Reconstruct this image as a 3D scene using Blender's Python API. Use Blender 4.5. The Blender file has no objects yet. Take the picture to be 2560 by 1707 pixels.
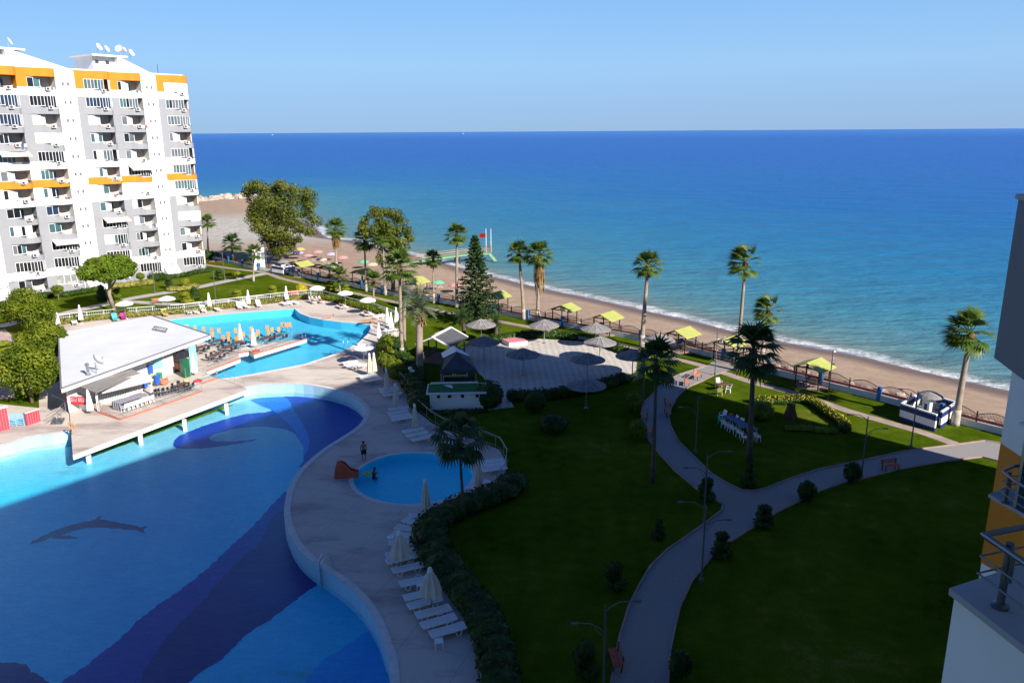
import bpy, math, random
from mathutils import Vector as V, Matrix, noise
from mathutils.geometry import tessellate_polygon
random.seed(7)
SC=bpy.context.scene
COL=SC.collection
PI=math.pi
# ------------------------------------------------------------------ camera
FPX=1991.0; CZ=26.0; PIT=math.radians(14.77); ROLL=math.radians(-0.36)
_r0=V((1,0,0)); _u0=V((0,math.sin(PIT),math.cos(PIT))); FW=V((0,math.cos(PIT),-math.sin(PIT)))
RT=_r0*math.cos(ROLL)+_u0*math.sin(ROLL); UP=-_r0*math.sin(ROLL)+_u0*math.cos(ROLL)
CAMP=V((0,0,CZ))
cd=bpy.data.cameras.new('camera'); cam=bpy.data.objects.new('camera',cd); COL.objects.link(cam)
cd.sensor_width=36; cd.lens=FPX/2560*36; cd.clip_start=0.2; cd.clip_end=90000
mw=Matrix((RT,UP,-FW)).transposed().to_4x4(); mw.translation=CAMP
cam.matrix_world=mw; SC.camera=cam
# ------------------------------------------------------------------ sky, sun, exposure
SUN_EL=math.radians(31); SUNV=V((0.70*math.cos(SUN_EL),-0.714*math.cos(SUN_EL),math.sin(SUN_EL))).normalized()
W=bpy.data.worlds.new('World'); SC.world=W; W.use_nodes=True
nt=W.node_tree; bg=nt.nodes['Background']
sky=nt.nodes.new('ShaderNodeTexSky'); sky.sky_type='NISHITA'; sky.sun_disc=False
sky.sun_elevation=SUN_EL; sky.sun_rotation=math.atan2(SUNV.x,SUNV.y)
sky.air_density=1.0; sky.dust_density=0.2; sky.ozone_density=3; sky.altitude=10
_tc=nt.nodes.new('ShaderNodeTexCoord'); _sx=nt.nodes.new('ShaderNodeSeparateXYZ'); nt.links.new(_tc.outputs['Generated'],_sx.inputs[0])
_rp=nt.nodes.new('ShaderNodeValToRGB'); nt.links.new(_sx.outputs[2],_rp.inputs[0])
_st=[(0,(.29,.43,.665)),(.03,(.30,.455,.715)),(.075,(.32,.525,.78)),(.15,(.245,.47,.80)),(.34,(.044,.110,.32)),(1,(.018,.050,.185))]
while len(_rp.color_ramp.elements)<len(_st): _rp.color_ramp.elements.new(.5)
for _e,(_p,_c) in zip(_rp.color_ramp.elements,_st): _e.position=_p; _e.color=(*_c,1)
_sm=nt.nodes.new('ShaderNodeMix'); _sm.data_type='RGBA'; _sm.blend_type='ADD'; _sm.inputs[0].default_value=1
_s1=nt.nodes.new('ShaderNodeMix'); _s1.data_type='RGBA'; _s1.blend_type='MULTIPLY'; _s1.inputs[0].default_value=1; _s1.inputs[7].default_value=(.05,.10,.16,1)
nt.links.new(sky.outputs[0],_s1.inputs[6]); nt.links.new(_s1.outputs[2],_sm.inputs[6])
_s2=nt.nodes.new('ShaderNodeMix'); _s2.data_type='RGBA'; _s2.blend_type='MULTIPLY'; _s2.inputs[0].default_value=1; _s2.inputs[7].default_value=(7.4,7.4,7.4,1)
nt.links.new(_rp.outputs[0],_s2.inputs[6]); nt.links.new(_s2.outputs[2],_sm.inputs[7])
nt.links.new(_sm.outputs[2],bg.inputs[0]); bg.inputs[1].default_value=0.075
sd=bpy.data.lights.new('sun','SUN'); sun=bpy.data.objects.new('sun',sd); COL.objects.link(sun)
sd.energy=5.0; sd.angle=math.radians(0.53); sd.color=(1,0.93,0.83)
sun.rotation_euler=SUNV.to_track_quat('Z','Y').to_euler(); sun.location=(60,-60,80)
SC.view_settings.view_transform='Standard'; SC.view_settings.look='None'
SC.view_settings.exposure=0.86; SC.view_settings.gamma=1
SC.render.engine='CYCLES'; SC.cycles.max_bounces=5; SC.cycles.transparent_max_bounces=12
SC.cycles.caustics_reflective=False; SC.cycles.caustics_refractive=False
SC.cycles.diffuse_bounces=2; SC.cycles.glossy_bounces=2
# ------------------------------------------------------------------ surveying: where a sight line meets the ground
def ray(px,py): return RT*((px-1280)/FPX)-UP*((py-853.5)/FPX)+FW
def G(px,py,z=0.0):
    d=ray(px,py); return CAMP+d*((z-CZ)/d.z)
def at(px,py,dist):
    d=ray(px,py); return CAMP+d*(dist/math.hypot(d.x,d.y))
def height(base,px,py):
    d=ray(px,py); return CZ+d.z*math.hypot(base.x,base.y)/math.hypot(d.x,d.y)
def pxm(p):
    return FPX/((V(p)-CAMP).dot(FW))      # picture units per metre there
ZR=dict(A=(0,80,4.3556),B=(0,420,4.3556),C=(460,420,4.3556),E=(440,720,4.3556),F=(840,500,4.3556),G=(880,760,4.3556),
 H=(1220,560,4.3556),I=(1600,580,4.3556),J=(2020,740,4.3556),K=(1580,880,4.3556),L=(0,700,3.7333),M=(700,1060,3.92),N=(700,1300,3.853),
 O=(1300,1100,2.583),P=(1700,1100,2.583),Q=(2300,1100,2.583),R=(0,940,2.0447),S=(400,940,2.6133),T=(440,760,6.533),U=(0,920,6.533),
 v=(1580,820,5.6),w=(0,640,5.2275),x=(900,560,9.8),y=(700,620,9.8),z=(160,900,7.35),h=(1040,840,7.838),t=(1740,1000,6.533),k=(0,0,1))
def S(k,x,y):
    a=ZR[k]; return (a[0]+x/a[2],a[1]+y/a[2])
def g(k,x,y,z=0.0): return G(*S(k,x,y),z)
# ------------------------------------------------------------------ materials
M={}
def _nt(name):
    m=bpy.data.materials.new(name); m.use_nodes=True; M[name]=m
    t=m.node_tree; return m,t,t.nodes,t.links,t.nodes['Principled BSDF']
def _coord(t,scale=(1,1,1),kind='Object'):
    tc=t.nodes.new('ShaderNodeTexCoord'); mp=t.nodes.new('ShaderNodeMapping'); mp.inputs['Scale'].default_value=scale
    t.links.new(tc.outputs[kind],mp.inputs[0]); return mp.outputs[0]
def _noise(t,co,scale,detail=4,rough=.6):
    n=t.nodes.new('ShaderNodeTexNoise'); n.inputs['Scale'].default_value=scale; n.inputs['Detail'].default_value=detail; n.inputs['Roughness'].default_value=rough
    t.links.new(co,n.inputs['Vector']); return n.outputs['Fac']
def _ramp(t,fac,stops,interp='LINEAR'):
    r=t.nodes.new('ShaderNodeValToRGB'); t.links.new(fac,r.inputs[0]); r.color_ramp.interpolation=interp
    e=r.color_ramp.elements
    while len(e)<len(stops): e.new(.5)
    for i,(p,c) in enumerate(stops):
        e[i].position=p; e[i].color=(*c,1) if len(c)==3 else c
    return r.outputs[0]
def _mix(t,fac,a,b,mode='MIX'):
    n=t.nodes.new('ShaderNodeMix'); n.data_type='RGBA'; n.blend_type=mode
    for i,v in ((0,fac),(6,a),(7,b)):
        if hasattr(v,'is_output'): t.links.new(v,n.inputs[i])
        elif i==0: n.inputs[0].default_value=v
        else: n.inputs[i].default_value=(*v,1)
    return n.outputs[2]
def _math(t,op,a,b=None,clamp=False):
    n=t.nodes.new('ShaderNodeMath'); n.operation=op; n.use_clamp=clamp
    for i,v in ((0,a),(1,b)):
        if v is None: continue
        if hasattr(v,'is_output'): t.links.new(v,n.inputs[i])
        else: n.inputs[i].default_value=v
    return n.outputs[0]
def _bump(t,p,h,strength=.3,dist=.02):
    b=t.nodes.new('ShaderNodeBump'); b.inputs['Strength'].default_value=strength; b.inputs['Distance'].default_value=dist
    t.links.new(h,b.inputs['Height']); t.links.new(b.outputs[0],p.inputs['Normal'])
def sc(c,f): return tuple(min(1,x*f) for x in c)
def mat(name,col,rough=.7,var=.18,scale=2.0,metal=0,spec=.35,bump=0,bscale=20,rnd=0):
    m,t,N,L,p=_nt(name)
    co=_coord(t); f=_noise(t,co,scale)
    c=_ramp(t,f,[(.3,sc(col,1-var)),(.7,sc(col,1+var))])
    if rnd:
        oi=N.new('ShaderNodeObjectInfo'); k=_math(t,'MULTIPLY_ADD',oi.outputs['Random'],2*rnd); k.node.inputs[2].default_value=1-rnd
        c=_mix(t,1.0,c,(1,1,1),'MULTIPLY'); cb=N.new('ShaderNodeCombineColor')
        for i in range(3): L.new(k,cb.inputs[i])
        L.new(cb.outputs[0],c.node.inputs[7])
    L.new(c,p.inputs['Base Color']); p.inputs['Roughness'].default_value=rough; p.inputs['Metallic'].default_value=metal
    p.inputs['Specular IOR Level'].default_value=spec
    if bump: _bump(t,p,_noise(t,co,bscale),bump,.03)
    return m
def leafmat(name,a,b,c,scale=.8,trans=.25,rough=.6):
    m,t,N,L,p=_nt(name)
    co=_coord(t); f=_noise(t,co,scale,3); f2=_noise(t,co,scale*7,2)
    k=_math(t,'ADD',_math(t,'MULTIPLY',f,.6),_math(t,'MULTIPLY',f2,.4))
    col=_ramp(t,k,[(.36,a),(.5,b),(.64,c)])
    L.new(col,p.inputs['Base Color']); p.inputs['Roughness'].default_value=rough; p.inputs['Specular IOR Level'].default_value=.25
    tr=N.new('ShaderNodeBsdfTranslucent'); L.new(col,tr.inputs[0]); mx=N.new('ShaderNodeMixShader'); mx.inputs[0].default_value=trans
    L.new(p.outputs[0],mx.inputs[1]); L.new(tr.outputs[0],mx.inputs[2]); L.new(mx.outputs[0],N['Material Output'].inputs[0])
    return m
# ------------------------------------------------------------------ mesh builder
class MB:
    def __init__(s): s.v=[]; s.f=[]; s.m=[]
    def add(s,vs,fs,m=0):
        o=len(s.v); s.v.extend([tuple(x) for x in vs]); s.f.extend([tuple(i+o for i in f) for f in fs]); s.m.extend([m]*len(fs)); return s
    def quad(s,a,b,c,d,m=0): return s.add([a,b,c,d],[(0,1,2,3)],m)
    def box(s,c,d,m=0,rz=0):
        x,y,z=d[0]/2,d[1]/2,d[2]/2; cr,sr=math.cos(rz),math.sin(rz)
        vs=[]
        for dz in(-z,z):
            for dx,dy in((-x,-y),(x,-y),(x,y),(-x,y)): vs.append((c[0]+dx*cr-dy*sr,c[1]+dx*sr+dy*cr,c[2]+dz))
        return s.add(vs,[(3,2,1,0),(4,5,6,7),(0,1,5,4),(1,2,6,5),(2,3,7,6),(3,0,4,7)],m)
    def bar(s,p,q,w,h=None,m=0,up=(0,0,1)):
        p,q=V(p),V(q); h=h or w; d=(q-p).normalized(); u=V(up)
        if abs(d.dot(u))>.99: u=V((1,0,0))
        a=d.cross(u).normalized()*(w/2); b=a.cross(d).normalized()*(h/2)
        vs=[p-a-b,p+a-b,p+a+b,p-a+b,q-a-b,q+a-b,q+a+b,q-a+b]
        return s.add(vs,[(3,2,1,0),(4,5,6,7),(0,1,5,4),(1,2,6,5),(2,3,7,6),(3,0,4,7)],m)
    def tube(s,pts,r,n=6,m=0,cap=True):
        pts=[V(p) for p in pts]; k=len(pts); rs=r if isinstance(r,(list,tuple)) else [r]*k
        vs=[]; a=None
        for i,p in enumerate(pts):
            d=(pts[min(i+1,k-1)]-pts[max(i-1,0)]).normalized()
            if a is None:
                a=d.orthogonal().normalized()
            else: a=(a-d*a.dot(d)).normalized()
            b=d.cross(a)
            for j in range(n):
                t=2*PI*j/n; vs.append(p+(a*math.cos(t)+b*math.sin(t))*rs[i])
        fs=[(i*n+j,i*n+(j+1)%n,(i+1)*n+(j+1)%n,(i+1)*n+j) for i in range(k-1) for j in range(n)]
        if cap: fs+=[tuple(range(n))[::-1],tuple((k-1)*n+j for j in range(n))]
        return s.add(vs,fs,m)
    def lathe(s,prof,n=16,c=(0,0,0),m=0,wob=0,seed=0):
        vs=[]; rr=random.Random(seed)
        for r,z in prof:
            for j in range(n):
                t=2*PI*j/n; q=r*(1+wob*(rr.random()-.5)); vs.append((c[0]+q*math.cos(t),c[1]+q*math.sin(t),c[2]+z))
        k=len(prof); fs=[(i*n+j,i*n+(j+1)%n,(i+1)*n+(j+1)%n,(i+1)*n+j) for i in range(k-1) for j in range(n)]
        fs+=[tuple(range(n))[::-1],tuple((k-1)*n+j for j in range(n))]
        return s.add(vs,fs,m)
    def poly(s,loops,z=0.0,m=0,zs=None):
        loops=[[V((p[0],p[1],0)) for p in l] for l in loops]; flat=[p for l in loops for p in l]
        tris=[]
        for t in tessellate_polygon(loops):
            a,b,c=(flat[i] for i in t)
            if (b-a).cross(c-a).z<0: t=(t[0],t[2],t[1])
            tris.append(tuple(t))
        return s.add([(p.x,p.y,z) for p in flat],tris,m)
    def wall(s,loop,z0,z1,m=0,closed=True):
        n=len(loop); vs=[(p[0],p[1],z0) for p in loop]+[(p[0],p[1],z1) for p in loop]
        return s.add(vs,[(i,(i+1)%n,n+(i+1)%n,n+i) for i in range(n if closed else n-1)],m)
    def prism(s,loop,z0,z1,m=0,mt=None):
        s.poly([loop],z1,m if mt is None else mt); s.poly([loop],z0,m); return s.wall(loop,z0,z1,m)
    def blob(s,c,r,m=0,amp=.12,seed=0,nu=14,nv=9,freq=1.6):
        vs=[]; 
        for i in range(nv+1):
            ph=PI*i/nv-PI/2
            for j in range(nu):
                th=2*PI*j/nu; d=V((math.cos(ph)*math.cos(th),math.cos(ph)*math.sin(th),math.sin(ph)))
                k=1+amp*noise.noise(d*freq+V((seed*7.1,seed*3.3,seed)))*2
                vs.append((c[0]+d.x*r[0]*k,c[1]+d.y*r[1]*k,c[2]+d.z*r[2]*k))
        return s.add(vs,[(i*nu+j,i*nu+(j+1)%nu,(i+1)*nu+(j+1)%nu,(i+1)*nu+j) for i in range(nv) for j in range(nu)],m)
    def leaves(s,c,r,n,size,m=0,seed=0,shell=.55,flat=0,asp=.55,low=-1):
        rr=random.Random(seed); c=V(c)
        for _ in range(n):
            while 1:
                d=V((rr.gauss(0,1),rr.gauss(0,1),rr.gauss(0,1)))
                if d.length>.01:
                    d.normalize()
                    if d.z>=low: break
            k=shell+(1-shell)*rr.random()**.6
            p=c+V((d.x*r[0],d.y*r[1],d.z*r[2]))*k
            nn=(d+V((rr.uniform(-1,1),rr.uniform(-1,1),rr.uniform(-.6,1)))*.9).normalized()
            a=nn.orthogonal().normalized(); a.rotate(Matrix.Rotation(rr.uniform(0,6.28),3,nn)); b=nn.cross(a)
            z=size*rr.uniform(.6,1.35); a*=z; b*=z*asp
            s.add([p-a,p-b,p+a,p+b],[(0,1,2,3)],m)
        return s
    def build(s,name,mats,parent=None,loc=None,rz=0,smooth=False):
        me=bpy.data.meshes.new(name); me.from_pydata(s.v,[],s.f)
        if not isinstance(mats,(list,tuple)): mats=[mats]
        for x in mats: me.materials.append(M[x] if isinstance(x,str) else x)
        if len(mats)>1: me.polygons.foreach_set('material_index',s.m)
        if smooth: me.polygons.foreach_set('use_smooth',[True]*len(s.f))
        me.update()
        o=bpy.data.objects.new(name,me); COL.objects.link(o)
        if parent: o.parent=parent
        if loc is not None: o.location=loc
        o.rotation_euler=(0,0,rz)
        return o
def tag(o,label=None,cat=None,group=None,kind=None):
    if label: o['label']=label
    if cat: o['category']=cat
    if group: o['group']=group
    if kind: o['kind']=kind
    return o
def thing(name,label,cat,loc=(0,0,0),rz=0,group=None):
    o=bpy.data.objects.new(name,None); COL.objects.link(o); o.location=loc; o.rotation_euler=(0,0,rz); o.empty_display_size=.2
    return tag(o,label,cat,group)
KIDS={}
def kids(o):
    if o.name not in KIDS: KIDS[o.name]=list(o.children)
    return KIDS[o.name]
def dup(src,loc,rz=0,label=None,group=None,scale=None,mats=None):
    c=src.copy(); COL.objects.link(c); c.location=loc; c.rotation_euler=(0,0,rz)
    if scale: c.scale=(scale,)*3 if not isinstance(scale,tuple) else scale
    if label: c['label']=label
    if group: c['group']=group
    def rec(s,p):
        for ch in kids(s):
            k=ch.copy(); COL.objects.link(k); k.parent=p; rec(ch,k)
            if mats and ch.data and ch.data.materials and ch.data.materials[0].name in mats:
                k.material_slots[0].link='OBJECT'; k.material_slots[0].material=M[mats[ch.data.materials[0].name]]
    rec(src,c); return c
USED={}
def place(key,maker,loc,rz=0,label=None,group=None,scale=None,mats=None):
    """the first time hands out the freshly made thing itself, later a copy of it with copies of its parts"""
    if key not in USED:
        o=maker(); USED[key]=o; kids(o)
        for k in o.children: kids(k)
        PROTO[key]=o
        if mats is None:
            o.location=loc; o.rotation_euler=(0,0,rz)
            if label: o['label']=label
            if group: o['group']=group
            if scale: o.scale=(scale,)*3 if not isinstance(scale,tuple) else scale
            return o
        LEFT.append(o)
        return dup(o,loc,rz,label,group,scale or (1,1,1),mats)
    return dup(PROTO[key],loc,rz,label,group,scale or (1,1,1),mats)
PROTO={}; LEFT=[]
def struct(name,mb,mats,smooth=False,kind='structure'):
    o=mb.build(name,mats,smooth=smooth); o['kind']=kind; return o
def smooth_loop(pts,k=4,closed=True):
    """Catmull-Rom through surveyed points"""
    n=len(pts); out=[]
    for i in range(n if closed else n-1):
        P=[V(pts[(i+j)%n]) if closed else V(pts[min(max(i+j,0),n-1)]) for j in(-1,0,1,2)]
        for s_ in range(k):
            t=s_/k; out.append(.5*((2*P[1])+(P[2]-P[0])*t+(2*P[0]-5*P[1]+4*P[2]-P[3])*t*t+(3*P[1]-P[0]-3*P[2]+P[3])*t**3))
    if not closed: out.append(V(pts[-1]))
    return out
def offset(pts,d):
    out=[]
    for i,p in enumerate(pts):
        a=V(pts[max(i-1,0)]); b=V(pts[min(i+1,len(pts)-1)]); t=(b-a); t.z=0; t.normalize(); out.append(V(p)+V((-t.y,t.x,0))*d)
    return out
def ribbon(mb,pts,w,z,m=0):
    l,r=offset(pts,w/2),offset(pts,-w/2)
    for i in range(len(pts)-1): mb.quad((r[i].x,r[i].y,z),(r[i+1].x,r[i+1].y,z),(l[i+1].x,l[i+1].y,z),(l[i].x,l[i].y,z),m)
def along(pts,step,start=0):
    """points and headings every step metres along a polyline"""
    out=[]; d=start; acc=0
    for i in range(len(pts)-1):
        a,b=V(pts[i]),V(pts[i+1]); L=(b-a).length
        while d<=acc+L:
            out.append((a+(b-a)*((d-acc)/L),math.atan2(b.y-a.y,b.x-a.x))); d+=step
        acc+=L
    return out
import numpy as np
# ------------------------------------------------------------------ ground materials
def ground_mats():
    m,t,N,L,p=_nt('lawn'); co=_coord(t)
    a=_noise(t,co,.09,4,.65); b=_noise(t,co,.7,4,.7); c=_noise(t,co,9,3,.7)
    k=_math(t,'ADD',_math(t,'ADD',_math(t,'MULTIPLY',a,.45),_math(t,'MULTIPLY',b,.3)),_math(t,'MULTIPLY',c,.25))
    col=_ramp(t,k,[(.36,(.020,.036,.002)),(.45,(.046,.078,.004)),(.55,(.076,.110,.007)),(.63,(.15,.145,.035))])
    L.new(col,p.inputs['Base Color']); p.inputs['Roughness'].default_value=.9; p.inputs['Specular IOR Level'].default_value=.0
    _bump(t,p,_noise(t,co,14,3,.8),.6,.05)
    m,t,N,L,p=_nt('deck'); co=_coord(t)
    a=_noise(t,co,.16,5,.65); b=_noise(t,_coord(t,(.35,1,1)),.33,6,.7); c=_noise(t,co,6,3)
    base=_ramp(t,a,[(.3,(.53,.455,.40)),(.7,(.63,.565,.49))])
    base=_mix(t,_ramp(t,b,[(.49,(0,0,0)),(.64,(.85,.85,.85))]),base,(.31,.235,.215))
    base=_mix(t,_math(t,'MULTIPLY',c,.25),base,(.42,.36,.32))
    jb=N.new('ShaderNodeTexBrick'); jm=_coord(t); jm.node.inputs['Rotation'].default_value=(0,0,.35); L.new(jm,jb.inputs[0]); jb.offset=0; jb.inputs['Scale'].default_value=1; jb.inputs['Brick Width'].default_value=3.6; jb.inputs['Row Height'].default_value=3.6; jb.inputs['Mortar Size'].default_value=.03
    jb.inputs['Color1'].default_value=(0,0,0,1); jb.inputs['Color2'].default_value=(0,0,0,1); jb.inputs['Mortar'].default_value=(.4,.4,.4,1)
    base=_mix(t,jb.outputs[0],base,(.28,.22,.19))
    L.new(base,p.inputs['Base Color']); p.inputs['Roughness'].default_value=.75; _bump(t,p,c,.12,.01)
    m,t,N,L,p=_nt('paving'); co=_coord(t)
    br=N.new('ShaderNodeTexBrick'); L.new(_coord(t,(1,1,1)),br.inputs['Vector']); br.inputs['Scale'].default_value=2.6
    br.inputs['Color1'].default_value=(.25,.24,.24,1); br.inputs['Color2'].default_value=(.30,.285,.28,1); br.inputs['Mortar'].default_value=(.17,.155,.15,1); br.inputs['Mortar Size'].default_value=.03
    c=_mix(t,_math(t,'MULTIPLY',_noise(t,co,.35,5,.7),.6),br.outputs[0],(.27,.235,.22)); L.new(c,p.inputs['Base Color']); p.inputs['Roughness'].default_value=.85
    m,t,N,L,p=_nt('tiles'); mp=_coord(t); mp.node.inputs['Rotation'].default_value=(0,0,.62)
    br=N.new('ShaderNodeTexBrick'); L.new(mp,br.inputs['Vector']); br.inputs['Scale'].default_value=1.0; br.inputs['Brick Width'].default_value=.95; br.inputs['Row Height'].default_value=.62
    br.inputs['Color1'].default_value=(.52,.475,.43,1); br.inputs['Color2'].default_value=(.59,.545,.49,1); br.inputs['Mortar'].default_value=(.16,.15,.13,1); br.inputs['Mortar Size'].default_value=.05; br.inputs['Mortar Smooth'].default_value=.3
    c=_mix(t,_ramp(t,_noise(t,_coord(t),.5,5,.7),[(.5,(0,0,0)),(.75,(.7,.7,.7))]),br.outputs[0],(.40,.36,.32)); L.new(c,p.inputs['Base Color']); p.inputs['Roughness'].default_value=.85
    # sand and sea both read the surveyed distance to the waterline
    m,t,N,L,p=_nt('sand'); co=_coord(t); at_=N.new('ShaderNodeAttribute'); at_.attribute_name='shore'; d=at_.outputs['Fac']
    d2=_math(t,'ADD',d,_math(t,'MULTIPLY',_math(t,'SUBTRACT',_noise(t,co,.12,4,.6),.5),3.5))
    wet=_ramp(t,_math(t,'MULTIPLY_ADD',d2,.1),[(0,(0,0,0)),(.42,(0,0,0)),(.78,(1,1,1)),(1,(1,1,1))]); wet.node.inputs[0].links[0].from_node.inputs[2].default_value=1.0
    sandc=_ramp(t,_noise(t,co,.5,6,.75),[(.3,(.265,.185,.13)),(.7,(.40,.295,.215))])
    sandc=_mix(t,_ramp(t,_noise(t,co,2.2,4,.8),[(.55,(0,0,0)),(.75,(.5,.5,.5))]),sandc,(.20,.145,.11))
    grv=_noise(t,co,1.1,6,.8); gp=N.new('ShaderNodeVectorMath'); gp.operation='DISTANCE'
    tc=N.new('ShaderNodeTexCoord'); L.new(tc.outputs['Object'],gp.inputs[0]); gp.inputs[1].default_value=(-78,232,0)
    gm=_ramp(t,_math(t,'ADD',_math(t,'MULTIPLY',gp.outputs['Value'],.012),_math(t,'MULTIPLY',_math(t,'SUBTRACT',grv,.5),.8)),[(.3,(1,1,1)),(.62,(0,0,0))])
    sandc=_mix(t,gm,sandc,_ramp(t,grv,[(.35,(.25,.23,.20)),(.6,(.50,.47,.43))]))
    col=_mix(t,wet,sandc,(.15,.098,.075)); L.new(col,p.inputs['Base Color'])
    r=_math(t,'MULTIPLY_ADD',wet,-.35); r.node.inputs[2].default_value=.9; L.new(r,p.inputs['Roughness']); p.inputs['Specular IOR Level'].default_value=.3
    _bump(t,p,_noise(t,co,3.5,5,.8),.5,.12)
    m,t,N,L,p=_nt('sea'); co=_coord(t); at_=N.new('ShaderNodeAttribute'); at_.attribute_name='shore'; d=at_.outputs['Fac']
    nz=_noise(t,_coord(t,(.012,.03,1)),1,5,.6); nz2=_noise(t,_coord(t,(.22,.70,1)),1,7,.75)
    dn=_math(t,'ADD',d,_math(t,'MULTIPLY',_math(t,'MULTIPLY',_math(t,'SUBTRACT',nz,.5),1.3),_math(t,'ADD',_math(t,'MULTIPLY',d,.6),4)))
    lg=_math(t,'MULTIPLY',_math(t,'LOGARITHM',_math(t,'MAXIMUM',_math(t,'ADD',dn,1.5),1.0),10),.25)
    col=_ramp(t,lg,[(0,(.22,.185,.145)),(.14,(.175,.215,.19)),(.25,(.095,.215,.24)),(.36,(.048,.205,.285)),(.47,(.016,.165,.325)),(.57,(.001,.115,.36)),(.70,(.0005,.088,.39)),(.86,(.0005,.088,.40)),(1,(.015,.135,.50))])  # last stop lightens the farthest water, painting a hazy soft horizon
    col=_mix(t,_math(t,'MULTIPLY',_math(t,'SUBTRACT',1.0,_ramp(t,nz2,[(.35,(0,0,0)),(.65,(1,1,1))])),.30),col,(.0,.02,.08))
    fn=_noise(t,_coord(t,(.5,.5,1)),1,5,.7); fs=_noise(t,co,2.2,5,.75)
    edge=_math(t,'ADD',d,_math(t,'MULTIPLY',_math(t,'SUBTRACT',_noise(t,co,.13,3,.6),.5),5.0))
    band=_ramp(t,_math(t,'MULTIPLY',edge,.1),[(.0,(0,0,0)),(.09,(1,1,1)),(.20,(.8,.8,.8)),(.36,(0,0,0))])
    foam=_math(t,'MULTIPLY',band,_ramp(t,_math(t,'ADD',_math(t,'MULTIPLY',fs,.55),_math(t,'MULTIPLY',fn,.45)),[(.40,(0,0,0)),(.58,(1,1,1))]))
    wash=_ramp(t,_math(t,'MULTIPLY',edge,.1),[(.0,(1,1,1)),(.08,(.8,.8,.8)),(.13,(0,0,0))])
    col=_mix(t,_math(t,'MULTIPLY',wash,.6),col,(.20,.22,.30))  # sky reflection on the thin wash, put in as a bluish colour
    col=_mix(t,foam,col,(.72,.75,.78)); L.new(col,p.inputs['Base Color'])
    p.inputs['Roughness'].default_value=.25; p.inputs['Specular IOR Level'].default_value=.025; p.inputs['IOR'].default_value=1.33
    w1=_noise(t,_coord(t,(.45,1.0,1)),.45,5,.7); w2=_noise(t,_coord(t,(.04,.11,1)),1,4,.6)
    b=N.new('ShaderNodeBump'); b.inputs['Strength'].default_value=1; b.inputs['Distance'].default_value=1.1
    L.new(_math(t,'ADD',_math(t,'MULTIPLY',w1,.55),_math(t,'MULTIPLY',w2,2.2)),b.inputs['Height']); L.new(b.outputs[0],p.inputs['Normal'])
    def tilefloor(name,a,b,sc_,algae=0):
        m,t,N,L,p=_nt(name); co=_coord(t)
        c=_ramp(t,_noise(t,co,.35,4,.6),[(.3,a),(.7,b)])
        n2=_noise(t,co,7,2); c=_mix(t,_math(t,'MULTIPLY',n2,.22),c,sc(a,.55))
        if algae:
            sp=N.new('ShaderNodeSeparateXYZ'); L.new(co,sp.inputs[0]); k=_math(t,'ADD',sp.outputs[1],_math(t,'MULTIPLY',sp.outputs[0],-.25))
            c=_mix(t,_math(t,'MULTIPLY',_math(t,'SUBTRACT',k,67),.12,True),c,(.27,.60,.70))  # paints the far sunlit zone paler, light put into the tile colour
            gr=_noise(t,co,16,2,.8); c=_mix(t,_ramp(t,gr,[(.45,(0,0,0)),(.62,(.45,.45,.45))]),c,(.02,.30,.50))
        if algae: c=_mix(t,_ramp(t,_noise(t,_coord(t,(.6,1,1)),.11,6,.72),[(.60,(0,0,0)),(.72,(algae,algae,algae))]),c,(.10,.22,.10))
        L.new(c,p.inputs['Base Color']); p.inputs['Roughness'].default_value=.5
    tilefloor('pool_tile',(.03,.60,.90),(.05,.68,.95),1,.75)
    tilefloor('pool_wall_tile',(.34,.62,.74),(.42,.68,.78),1)
    tilefloor('upper_tile',(.07,.52,.74),(.10,.58,.78),1)
    tilefloor('kid_tile',(.03,.74,.95),(.04,.80,.98),1)
    tilefloor('mosaic_navy',(.001,.032,.36),(.002,.045,.43),1)
    tilefloor('mosaic_dark',(.001,.010,.20),(.002,.016,.26),1)
    tilefloor('mosaic_mid',(.008,.17,.70),(.012,.21,.76),1)
    tilefloor('mosaic_blue',(.01,.36,.80),(.015,.42,.86),1)
    tilefloor('mosaic_grey',(.006,.05,.19),(.02,.15,.36),1)
    mat('algae',(.11,.21,.015),.8,.4,1.2)
    m,t,N,L,p=_nt('pool_water'); N.remove(p)
    tr=N.new('ShaderNodeBsdfTransparent'); tr.inputs[0].default_value=(.88,.985,1,1)
    gl=N.new('ShaderNodeBsdfGlossy'); gl.inputs['Roughness'].default_value=.05; gl.inputs[0].default_value=(.22,.62,1,1)
    b=N.new('ShaderNodeBump'); b.inputs['Strength'].default_value=.8; b.inputs['Distance'].default_value=.07
    L.new(_noise(t,_coord(t,(.8,2.6,1)),3.6,4,.65),b.inputs['Height']); L.new(b.outputs[0],gl.inputs['Normal'])
    ge=N.new('ShaderNodeNewGeometry'); dt=N.new('ShaderNodeVectorMath'); dt.operation='DOT_PRODUCT'; L.new(b.outputs[0],dt.inputs[0]); L.new(ge.outputs['Incoming'],dt.inputs[1])
    sl=_math(t,'POWER',_math(t,'SUBTRACT',1.0,_math(t,'ABSOLUTE',dt.outputs['Value']),True),5); ff=_math(t,'MULTIPLY_ADD',sl,.24); ff.node.inputs[2].default_value=.004
    rp_=_noise(t,_coord(t,(1.0,3.4,1)),1.5,5,.72); L.new(_ramp(t,rp_,[(.38,(.70,.87,.94)),(.62,(.97,1,1))]),tr.inputs[0])  # ripple light and dark painted into the tint in place of refraction
    ff=_math(t,'ADD',ff,_math(t,'MULTIPLY',_ramp(t,_noise(t,_coord(t,(.9,5.5,1)),1.7,4,.7),[(.64,(0,0,0)),(.74,(1,1,1))]),.11))  # noise streaks raise the gloss, painting sky glints on the ripples
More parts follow.
